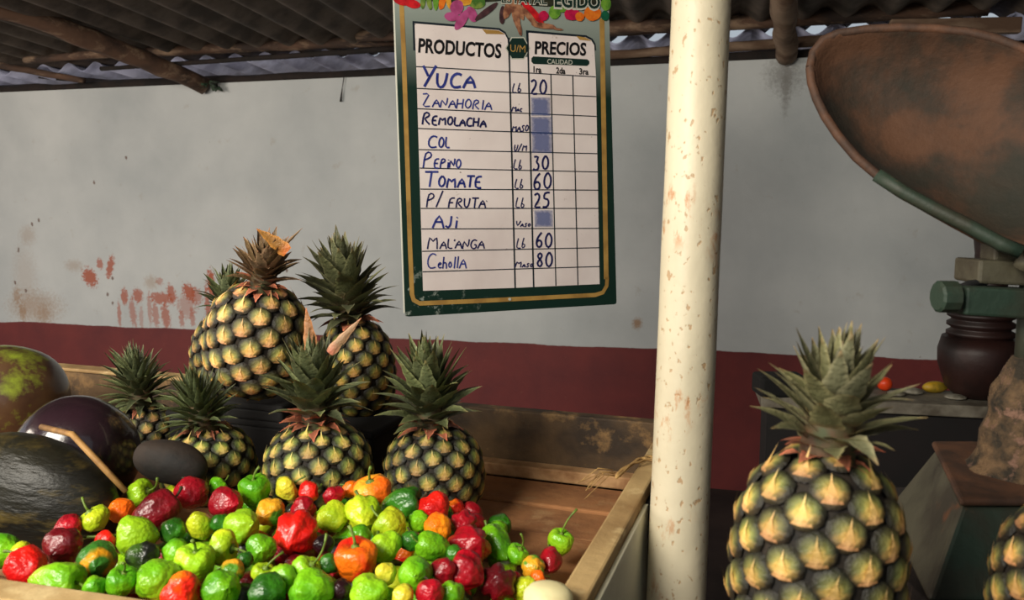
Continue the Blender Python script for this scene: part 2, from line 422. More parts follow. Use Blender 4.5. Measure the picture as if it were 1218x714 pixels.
# ------------------------------------------------------------------ pineapples
def leaf_mesh(curv, wid, name, cup=.35):
    n = 7; v = []; f = []; cols = []
    for i in range(n+1):
        t = i/n
        x = curv*t*t*(1+.3*t); z = t*(1-abs(curv)*.28*t)
        wv = wid*((1-t)**.75)*(.72+.9*t*(1-t)*1.4)+.004
        ang = math.atan2(2*curv*t, 1)
        for k, yy in enumerate((-1, -.5, 0, .5, 1)):
            dep = cup*wv*(1-yy*yy)
            ser = (1+.10*(1 if i % 2 else -1)) if abs(yy) == 1 else 1
            v.append((x+dep*cos(ang), yy*wv*ser, z-dep*sin(ang)))
            e = abs(yy)
            cg = Vector((.150, .155, .095))*(1-.25*(1-t))
            base = Vector((.30, .17, .12)); 
            cc = base.lerp(cg, min(1, t/.22))
            if e == 1: cc = cc.lerp(Vector((.36, .34, .22)), .55)
            if t > .86: cc = cc.lerp(Vector((.34, .22, .12)), .7)
            cols.append(cc)
    for i in range(n):
        for k in range(4):
            a = i*5+k; f.append((a, a+1, a+6, a+5))
    me = mesh(name, v, f)
    ca = me.color_attributes.new('Col', 'FLOAT_COLOR', 'POINT')
    for i, cc in enumerate(cols): ca.data[i].color = (*cc, 1)
    return me
LEAF = [leaf_mesh(c_, w_, 'leaf') for c_, w_ in ((.42, .17), (.26, .17), (.12, .16), (.0, .15), (-.08, .14))]

def eye_mesh(name, spike, seed):
    rnd = random.Random(seed)
    v = [(0, 0, .26)]; cols = [Vector((.50, .36, .09))]
    seg = 14; rings = [.22, .45, .66, .84, 1.0]
    for ri, r in enumerate(rings):
        for k in range(seg):
            a = 2*pi*k/seg
            # rounded hexagon outline
            hx = 1/max(abs(cos(((a+pi/6) % (pi/3))-pi/6)), .001)
            rr = r*(.50+.03*(hx-1)*4)
            y = sin(a); h = .24*(1-r**2.4)+.02
            v.append((cos(a)*rr, sin(a)*rr, h-(.10 if r == 1 else 0)))
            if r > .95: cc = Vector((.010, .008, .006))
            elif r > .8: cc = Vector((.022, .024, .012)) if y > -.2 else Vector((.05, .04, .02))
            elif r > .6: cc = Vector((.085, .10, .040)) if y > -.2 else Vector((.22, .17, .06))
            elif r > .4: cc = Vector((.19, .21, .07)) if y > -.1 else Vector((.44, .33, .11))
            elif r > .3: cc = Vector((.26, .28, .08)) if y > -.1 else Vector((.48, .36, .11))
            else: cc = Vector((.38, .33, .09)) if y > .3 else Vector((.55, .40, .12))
            cols.append(cc*(1+.25*(rnd.random()-.5)))
    f = [(0, 1+k, 1+(k+1) % seg) for k in range(seg)]
    for ri in range(len(rings)-1):
        for k in range(seg):
            a = 1+ri*seg; f.append((a+k, a+seg+k, a+seg+(k+1) % seg, a+(k+1) % seg))
    # pointed bract over the eye, tip up (+y)
    b = len(v)
    br = [(-.26, -.36, .10), (0, -.40, .16), (.26, -.36, .10), (-.12, -.12, .26), (0, -.10, .33), (.12, -.12, .26), (-.04, .12, .31+spike*.3), (.03, .12, .31+spike*.3), (.02, .40+.2*spike, .30+spike)]
    bc = [(.42, .24, .12), (.50, .30, .17), (.42, .24, .12), (.62, .42, .14), (.68, .48, .20), (.62, .42, .14), (.66, .48, .20), (.66, .48, .20), (.62, .50, .30)]
    v += br; cols += [Vector(c_) for c_ in bc]
    f += [(b, b+1, b+4, b+3), (b+1, b+2, b+5, b+4), (b+3, b+4, b+7, b+6), (b+4, b+5, b+7), (b+6, b+7, b+8)]
    me = mesh(name, v, f)
    ca = me.color_attributes.new('Col', 'FLOAT_COLOR', 'POINT')
    for i, cc in enumerate(cols): ca.data[i].color = (*cc, 1)
    return me
EYES = [eye_mesh('eye', .05, 1), eye_mesh('eye', .12, 2), eye_mesh('eye', .02, 3)]
EYESPIKE = eye_mesh('eye', .45, 4)

def attr_mat(name, rough, sc=60, amt=.35, coat=0):
    m, nt, bs = newmat(name); bs.inputs['Roughness'].default_value = rough
    at_ = N(nt, 'ShaderNodeAttribute', attribute_name='Col'); oi = N(nt, 'ShaderNodeObjectInfo')
    v = coords(nt, (1, 1, 1))
    c = mixc(nt, 1.0, at_.outputs['Color'], oi.outputs['Color'], 'MULTIPLY')
    nf = noise(nt, v, sc, 4, .6)
    dark = mixc(nt, 1.0, c, (.35, .30, .25, 1), 'MULTIPLY')
    c = mixc(nt, mth(nt, 'MULTIPLY', ramp(nt, nf, .5, .7), amt), c, dark)
    hs = N(nt, 'ShaderNodeHueSaturation'); nt.links.new(c, hs.inputs['Color'])
    nt.links.new(mth(nt, 'ADD', mth(nt, 'MULTIPLY', oi.outputs['Random'], .5), .75), hs.inputs['Value'])
    nt.links.new(hs.outputs[0], bs.inputs['Base Color'])
    bump(nt, bs, nf, .3, .02)
    return m
M_eye = attr_mat('pineapple_rind', .6, 3.2, .85)
M_leaf = attr_mat('pineapple_leaf', .5, 9, .25)
M_pbody = simple('pineapple_furrow', (18, 14, 10), (40, 30, 18), 60, rough=.8)
M_pstem = simple('pineapple_crown_core', (84, 60, 40), (60, 66, 36), 60, rough=.7)

def pineapple(center, rad, hgt, tilt, crown_h, label, crown_tilt=(0, 0), neyes=96, nleaf=84, tint=(1, 1, 1), ltint=(1, 1, 1), seed=0, crown_w=1.0, pink=.5, off=0):
    """center of the body; tilt = Euler (x, y, z) of the thing"""
    rnd = random.Random(seed+11)
    Rm = Matrix.Rotation(tilt[2], 4, 'Z') @ Matrix.Rotation(tilt[0], 4, 'X') @ Matrix.Rotation(tilt[1], 4, 'Y')
    basep = Vector(center) - (Rm @ Vector((0, 0, hgt/2)))
    root = empty('pineapple', basep); root.rotation_euler = Rm.to_euler()
    tag(root, label, 'pineapple')
    def prof(t):   # radius at height fraction t
        s = max(0.0, 1-abs(2*t-1)**2.7)
        return rad*(s**.52)*(1.0-.10*(t-.35))
    pr = [(max(.001, prof(i/20)*.93), hgt*(.015+.97*i/20)) for i in range(21)]
    body = MB().lathe(pr, 24).build('fruit_body', M_pbody, root, smooth=True)
    # area table
    tt = []; acc = 0; K = 200
    for i in range(K):
        t0 = (i+.5)/K; dr_ = (prof(min(1, t0+.002))-prof(max(0, t0-.002)))/.004/hgt
        acc += 2*pi*prof(t0)*sqrt(1+dr_*dr_)*hgt/K; tt.append(acc)
    pitch = sqrt(acc/neyes)*1.09
    g = pi*(3-sqrt(5)); j = 0
    for i in range(neyes):
        A = acc*(i+.5)/neyes
        while tt[j] < A: j += 1
        t0 = (j+.5)/K; r = prof(t0)
        if t0 > .985: continue
        sl = (prof(min(1, t0+.01))-prof(max(0, t0-.01)))/(.02*hgt)
        az = i*g+off
        nrm = Vector((cos(az), sin(az), -sl)).normalized()
        yv = (Vector((0, 0, 1))-nrm*nrm.z).normalized(); xv = yv.cross(nrm)
        pos = Vector((r*cos(az)*.95, r*sin(az)*.95, t0*hgt))
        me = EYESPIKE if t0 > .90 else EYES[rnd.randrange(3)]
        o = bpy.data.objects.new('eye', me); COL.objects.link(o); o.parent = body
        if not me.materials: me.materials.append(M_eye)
        s = pitch*(1.0 if t0 < .9 else .92)
        Mx = Matrix((xv, yv, nrm)).transposed().to_4x4()
        Mx.translation = pos
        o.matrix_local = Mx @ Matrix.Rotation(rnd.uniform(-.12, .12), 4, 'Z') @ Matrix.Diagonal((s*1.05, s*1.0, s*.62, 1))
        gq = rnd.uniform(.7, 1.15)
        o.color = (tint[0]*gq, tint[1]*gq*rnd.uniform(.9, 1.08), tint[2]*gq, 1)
    # crown
    H = crown_h
    cr = MB().lathe([(.018, -.012), (.022, .0), (.018, H*.25), (.009, H*.55), (.002, H*.62)], 10).build('crown', M_pstem, root, smooth=True)
    cr.location = (0, 0, hgt*.965); cr.rotation_euler = (crown_tilt[0], crown_tilt[1], 0)
    for i in range(nleaf):
        t = i/(nleaf-1)
        az = i*g+rnd.uniform(-.15, .15)
        tl = R(66)*(1-t)**.9+R(5)+rnd.uniform(-.09, .09)
        L = H*(.27+.27*sin(pi*min(1, t*.75+.10)))*rnd.uniform(.88, 1.12)
        if t > .8: L = H*.42*rnd.uniform(.85, 1.08)
        if t < .13*pink*2: L *= .6
        zb = H*.58*t**.95
        k = 0 if t < .12 else (1 if t < .3 else (2 if t < .55 else (3 if t < .85 else 4)))
        if rnd.random() < .2 and k > 0: k -= 1
        me = LEAF[k]
        if not me.materials: me.materials.append(M_leaf)
        o = bpy.data.objects.new('leaf', me); COL.objects.link(o); o.parent = cr
        rb = .015*(1-t)
        Mx = Matrix.Translation((cos(az)*rb, sin(az)*rb, zb)) @ Matrix.Rotation(az, 4, 'Z') @ Matrix.Rotation(tl, 4, 'Y') @ Matrix.Rotation(rnd.uniform(-.2, .2), 4, 'Z')
        ws = L**.5*(H*.55)**.5*crown_w*(1.45 if t < .7 else 1.1)
        # local x points outward: flip so blades curl outward
        o.matrix_local = Mx @ Matrix.Diagonal((L, ws, L, 1))
        q = rnd.uniform(.75, 1.25)
        if t < .13*pink*2: o.color = (2.6*q, .85*q, .72*q, 1)
        else: o.color = (ltint[0]*q, ltint[1]*q, ltint[2]*q*rnd.uniform(.85, 1.1), 1)
    return root

def pxpine(px, py_top, zc, zbot, wpx_, label, **kw):
    """body top at the pixel row py_top, standing with its underside at height zbot"""
    top = at(px, py_top, zc); h = top.z-zbot
    rad = wpx_/2*zc/F
    return pineapple((top.x, top.y, zbot+h/2), rad, h, kw.pop('tilt', (0, 0, 0)), kw.pop('crown_h'), label, **kw)

GT = (1.0, 1.08, .7); DL = (.62, .72, .55)
# front row in the bin
pxpine(377, 504, 1.17, FLZ+.008, 132, 'olive pineapple in the middle of the front row, tall crown with two pinkish upper leaves', crown_h=.150, tint=GT, ltint=(.75, .85, .62), seed=1, pink=.8, neyes=110, tilt=(R(3), R(-1), 0))
pxpine(516, 507, 1.17, FLZ+.008, 122, 'dark olive pineapple at the right end of the row, full pointed green crown', crown_h=.150, tint=(.82, .84, .56), ltint=(.72, .82, .55), seed=2, pink=.5, neyes=104, tilt=(R(3), R(-4), .4), crown_tilt=(0, R(-2)))
pxpine(246, 508, 1.22, FLZ+.008, 112, 'small olive pineapple at the left end of the front row with bushy narrow-leaved crown', crown_h=.112, tint=GT, ltint=(.55, .68, .42), seed=3, pink=.5, neyes=100, tilt=(R(2), R(-7), 1.1), crown_tilt=(0, R(-6)), crown_w=.62, nleaf=100)
# second tier
P4 = pineapple(at(306, 404, 1.29), .0835, .185, (R(14), R(11), 0), .105, 'biggest yellow pineapple perched on top, dried pink-brown crown', neyes=92, tint=(1.7, 1.4, 1.2), ltint=(1.5, .95, .8), seed=4, pink=.9, crown_tilt=(0, R(2)))
pineapple(at(424, 438, 1.36), .066, .17, (R(5), R(-4), 0), .165, 'upper right pineapple behind the middle one, grey-green crown against the wall', neyes=96, tint=(.95, .85, .5), ltint=(.85, .88, .66), seed=5, pink=.3, crown_tilt=(0, R(-3)), crown_w=1.05)
pineapple(at(176, 520, 1.44), .056, .125, (R(8), R(-4), 0), .125, 'rearmost left pineapple with spiky grey-green crown near the dark fruit', neyes=84, tint=(.75, .68, .5), ltint=(.72, .84, .62), seed=6, pink=.1, crown_w=.7, nleaf=96)
pineapple(at(268, 422, 1.48), .062, .155, (R(2), R(6), 0), .105, 'pineapple almost hidden behind the biggest one, only its left edge showing', neyes=84, tint=(1.0, .9, .7), ltint=(.72, .84, .60), seed=7, pink=.3, nleaf=60)
# right pineapples in the foreground
CTZ = CAMZ-.375
P0 = pxpine(976, 534, .62, CTZ+.009, 204, 'large yellow and green pineapple in the right foreground, in front of the weighing scale', crown_h=.109, tint=(1.12, 1.0, .75), ltint=(1.05, 1.0, .82), seed=8, pink=.6, neyes=98, nleaf=70, tilt=(R(2), R(2), .6), crown_tilt=(R(3), R(1)), crown_w=1.12)
pineapple((at(1288, 700, .60).x, at(1288, 700, .60).y, CTZ+.085), .062, .148, (0, 0, 0), .07, 'pineapple cut by the right picture edge, beside the scale base', neyes=96, tint=(1.0, .85, .65), seed=9, nleaf=40)
# two long loose leaves on the middle crown, one dried leaf on the big one
def loose_leaf(parent_label, pxa, pya, pxb, pyb, zc, wid, col, mi):
    a = at(pxa, pya, zc); b = at(pxb, pyb, zc-.01); d = b-a
    root = next(o for o in COL.objects if o.get('label', '').startswith(parent_label))
    crown = [c_ for c_ in root.children if c_.name.startswith('crown')][0]
    yv = Vector((1, 0, 0)); zv = d.normalized(); yv = (yv-zv*yv.dot(zv)).normalized(); xv = yv.cross(zv)
    Mx = Matrix((xv, yv, zv)).transposed().to_4x4() @ Matrix.Diagonal((d.length, wid, d.length, 1)); Mx.translation = a
    o = bpy.data.objects.new('leaf', LEAF[mi]); COL.objects.link(o); o.parent = crown
    bpy.context.view_layer.update()
    o.matrix_local = crown.matrix_world.inverted() @ Mx
    o.color = col; return o
loose_leaf('olive pineapple in the middle', 372, 428, 364, 366, 1.15, .085, (2.3, 1.0, .6, 1), 3)['label'] = 'orange-pink upright leaf'
loose_leaf('olive pineapple in the middle', 392, 420, 430, 378, 1.15, .06, (2.9, 1.7, 1.5, 1), 3)['label'] = 'pale pink slanting leaf'
loose_leaf('biggest yellow', 342, 300, 306, 270, 1.22, .085, (2.6, 1.15, .35, 1), 2)['label'] = 'curled dried orange-brown leaf'
loose_leaf('biggest yellow', 338, 292, 360, 271, 1.22, .02, (1.2, .7, .5, 1), 3)

# dark boxes that carry the upper pineapples
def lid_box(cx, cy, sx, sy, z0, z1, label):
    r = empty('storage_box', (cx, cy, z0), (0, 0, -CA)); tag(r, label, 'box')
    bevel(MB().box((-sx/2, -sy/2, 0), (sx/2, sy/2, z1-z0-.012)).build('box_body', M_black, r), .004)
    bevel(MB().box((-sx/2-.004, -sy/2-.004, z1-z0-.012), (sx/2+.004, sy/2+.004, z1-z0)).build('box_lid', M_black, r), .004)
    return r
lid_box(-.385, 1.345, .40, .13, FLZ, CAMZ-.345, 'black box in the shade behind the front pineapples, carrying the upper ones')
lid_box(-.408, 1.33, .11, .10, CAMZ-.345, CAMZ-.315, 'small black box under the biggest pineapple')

# ------------------------------------------------------------------ big dark fruit at left
def big_fruit(name, c, rx, ry, rz, rot, m, label, cat, ribs=0, seed=0, scar=True):
    v = []; f = []; nu, nv = 40, 24
    zb = c.z-rz
    for j in range(nv+1):
        th = pi*j/nv
        for i in range(nu):
            a = 2*pi*i/nu
            k = 1+(.03*cos(ribs*a)*sin(th) if ribs else 0)+.045*MN.noise(Vector((cos(a)*sin(th)*1.3+seed, sin(a)*sin(th)*1.3, cos(th)*1.3)))
            v.append((rx*k*sin(th)*cos(a), ry*k*sin(th)*sin(a), rz*k*cos(th)))
    for j in range(nv):
        for i in range(nu):
            a = j*nu; f.append((a+i, a+nu+i, a+nu+(i+1) % nu, a+(i+1) % nu))
    root = empty(name, (c.x, c.y, c.z)); root.rotation_euler = rot; tag(root, label, cat)
    link('fruit_body', mesh('fruit_body', v, f), m, root)
    if scar: MB().lathe([(.012, .0), (.011, .006), (.006, .008), (.001, .009)], 12).build('stem_scar', M_batten, root, smooth=True, loc=(0, 0, rz*1.0))
    return root
M_f1 = simple('mottled_brown_rind', (92, 66, 44), (60, 38, 32), 9, rough=.35, c3=(150, 168, 50), s3=7, lo3=.52, hi3=.64, coat=.3)
M_f2 = simple('purple_black_skin', (44, 26, 34), (28, 20, 24), 8, rough=.25, coat=.4, bmp=.4, bscale=9, bdist=.01)
M_f3 = simple('blackish_green_rind', (38, 36, 26), (24, 23, 20), 6, .35, .6, rough=.42, stretch=(1, .6, 3.2), c3=(92, 78, 40), s3=9, lo3=.54, hi3=.68, bmp=.5, bscale=14, bdist=.01)
M_f3.node_tree.nodes['Principled BSDF'].inputs['Specular IOR Level'].default_value = .3
M_f4 = simple('dull_dark_skin', (46, 34, 25), (20, 16, 14), 14, rough=.75, bmp=.6, bscale=30)
big_fruit('large_fruit', at(0, 478, 1.42), .114, .10, .100, (R(10), R(168), R(20)), M_f1, 'large round brown fruit mottled yellow-green, farthest back at the left edge', 'fruit', seed=1, scar=False)
big_fruit('large_fruit', at(92, 541, 1.18), .086, .080, .089, (R(15), R(20), 0), M_f2, 'glossy purple-black round fruit with the thin stick across it', 'fruit', seed=5, scar=False)
big_fruit('large_fruit', at(34, 594, 1.03), .124, .062, .084, (0, R(10), R(-8)), M_f3, 'blackish green streaked fruit lying lowest at the left edge, nearest the chillies', 'fruit', seed=9, scar=False)
big_fruit('large_fruit', at(203, 550, 1.10), .052, .028, .030, (0, R(14), 0), M_f4, 'small dull dark brown fruit between the purple-black one and the front pineapples', 'fruit', seed=3, scar=False)
a = at(50, 508, 1.06); b = at(150, 585, .955); mid = at(86, 517, .965)
tag(MB().tube([Vector(), mid-a, (b-a).lerp(mid-a, .5), b-a], [.0042, .004, .0038, .0032], 8, .2).build('stick', M_stick, smooth=True, loc=a), 'thin tan wooden stick lying across the purple-black fruit', 'stick')
M_gl = simple('green_leaf', (70, 150, 50), rough=.5)
big_fruit('lime', wpx(90, 458, -1.9), .035, .03, .025, (0, 0, 0), M_gl, 'bright green fruit just showing behind the back rim at left', 'fruit', scar=False)
lz = wpx(90, 458, -1.9).z-.025
sh = MB().box((-.45, -.12, lz-.03), (.35, .12, lz)).box((-.43, -.1, 0), (-.39, -.06, lz-.03)).box((.29, -.1, 0), (.33, -.06, lz-.03)).box((-.43, .06, 0), (-.39, .1, lz-.03)).box((.29, .06, 0), (.33, .1, lz-.03))
lx = wpx(90, 458, -1.9)
tag(sh.build('side_table', M_dark_timber, loc=(lx.x, lx.y, 0), rot=(0, 0, -CA)), 'low dark timber table behind the back rim at left, under a green fruit', 'table')

# ------------------------------------------------------------------ chillies
def chilli_mesh(seed, lobes, length, wr, tip):
    rnd = random.Random(seed); nu, nv = 22, 15
    v = [(0, 0, .30*length)]; f = []
    prof_ = [(.05, .30), (.13, .345), (.24, .385), (.35, .36), (.44, .28), (.49, .16), (.50, .02), (.48, -.12), (.43, -.26), (.36, -.38), (.27, -.48), (.18, -.56), (.10, -.62), (.04, -.66)]
    ph = [rnd.uniform(-.3, .3) for _ in range(8)]
    for j, (r, z) in enumerate(prof_):
        env = min(1, r/.3)
        for i in range(nu):
            a = 2*pi*i/nu
            fur = abs(cos(lobes*.5*a+ph[0]))           # sharp furrows between lobes
            k = 1-wr*(1-fur)**1.6*env*.55 + .10*MN.noise(Vector((cos(a)*1.7+seed*3, sin(a)*1.7, z*4)))*env + wr*.09*MN.noise(Vector((cos(a)*3+seed, sin(a)*3, z*6)))
            rr = r*k; zz = z*length*(1 if z > -.3 else tip)
            v.append((rr*cos(a), rr*sin(a), zz+.05*MN.noise(Vector((cos(a)*2, sin(a)*2, z*2+seed)))))
    m_ = len(prof_); v.append((0, 0, -.67*length*tip))
    for i in range(nu): f.append((0, 1+i, 1+(i+1) % nu))
    for j in range(m_-1):
        for i in range(nu):
            a = 1+j*nu; f.append((a+i, a+nu+i, a+nu+(i+1) % nu, a+(i+1) % nu))
    L_ = len(v)-1; a = 1+(m_-1)*nu
    for i in range(nu): f.append((a+i, L_, a+(i+1) % nu))
    me = mesh('pepper_body', v, f); me.materials.append(None); return me
CH = [chilli_mesh(1, 4, .92, .30, .95), chilli_mesh(2, 3, 1.05, .34, 1.05), chilli_mesh(3, 5, .85, .26, .85), chilli_mesh(4, 4, 1.25, .30, 1.1), chilli_mesh(5, 3, .80, .42, .8), chilli_mesh(6, 6, .95, .62, .9), chilli_mesh(7, 2, 1.0, .12, 1.05)]
def stem_mesh(seed, ln, bend):
    mb = MB()
    mb.lathe([(.16, -.02), (.15, .02), (.06, .05), (.045, .08)], 9, cap=False)
    pts = [(bend*t*t*ln, 0, .06+ln*t) for t in (0, .25, .5, .75, 1)]
    mb.tube(pts, [.05, .038, .036, .040, .055], 7)
    me = mesh('stem', mb.v, mb.f); me.materials.append(None); return me
ST = [stem_mesh(1, .45, .5), stem_mesh(2, .75, .7), stem_mesh(3, 1.1, .4)]

def pepper_mat(name, c1, c2, lo, hi, sc=1.1, c3=None):
    m, nt, bs = newmat(name)
    bs.inputs['Roughness'].default_value = .34; bs.inputs['Coat Weight'].default_value = .15; bs.inputs['Coat Roughness'].default_value = .2
    bs.inputs['Subsurface Weight'].default_value = .0
    oi = N(nt, 'ShaderNodeObjectInfo')
    tc = N(nt, 'ShaderNodeTexCoord'); va = N(nt, 'ShaderNodeVectorMath', operation='ADD')
    nt.links.new(tc.outputs['Object'], va.inputs[0])
    cb = N(nt, 'ShaderNodeCombineXYZ'); nt.links.new(mth(nt, 'MULTIPLY', oi.outputs['Random'], 30), cb.inputs[0]); nt.links.new(cb.outputs[0], va.inputs[1])
    v = va.outputs[0]
    c = mixc(nt, ramp(nt, noise(nt, v, sc, 2, .4), lo, hi), lin(c1), lin(c2))
    if c3: c = mixc(nt, ramp(nt, noise(nt, v, 2.2, 3, .5, .3), .6, .66), c, lin(c3))
    hs = N(nt, 'ShaderNodeHueSaturation'); nt.links.new(c, hs.inputs['Color'])
    nt.links.new(mth(nt, 'ADD', mth(nt, 'MULTIPLY', oi.outputs['Random'], .3), .88), hs.inputs['Value'])
    nt.links.new(hs.outputs[0], bs.inputs['Base Color'])
    bump(nt, bs, noise(nt, v, 4, 2, .5), .2, .05)
    return m
PM = {
 'G': pepper_mat('green_pepper', (122, 190, 24), (84, 160, 20), .42, .62),
 'L': pepper_mat('light_green_pepper', (164, 212, 34), (118, 190, 26), .45, .7),
 'g': pepper_mat('dark_green_pepper', (60, 130, 26), (38, 92, 22), .4, .6),
 'b': pepper_mat('blackish_green_pepper', (60, 92, 30), (24, 28, 22), .42, .52),
 'Y': pepper_mat('yellow_green_pepper', (200, 212, 40), (158, 192, 28), .45, .62),
 'y': pepper_mat('yellow_pepper', (232, 208, 54), (214, 214, 60), .4, .6),
 'O': pepper_mat('orange_pepper', (248, 150, 24), (250, 110, 20), .42, .6),
 'o': pepper_mat('orange_yellow_pepper', (250, 172, 46), (252, 110, 26), .45, .58),
 'p': pepper_mat('orange_green_pepper', (236, 168, 40), (90, 150, 40), .5, .56),
 'q': pepper_mat('green_orange_pepper', (60, 124, 40), (236, 160, 30), .54, .6),
 'R': pepper_mat('red_pepper', (238, 36, 22), (214, 20, 20), .4, .6),
 'r': pepper_mat('orange_red_pepper', (246, 116, 20), (236, 40, 22), .45, .55),
 'D': pepper_mat('crimson_pepper', (178, 16, 34), (140, 12, 28), .4, .6),
 'd': pepper_mat('dark_crimson_pepper', (124, 14, 26), (90, 14, 22), .4, .6),
 'm': pepper_mat('maroon_black_pepper', (52, 14, 24), (26, 12, 16), .4, .6),
}
M_stem = simple('pepper_stem', (120, 146, 52), (84, 108, 40), 3, rough=.5)
M_stemdry = simple('dry_pepper_stem', (72, 66, 34), (50, 44, 24), 3, rough=.7)

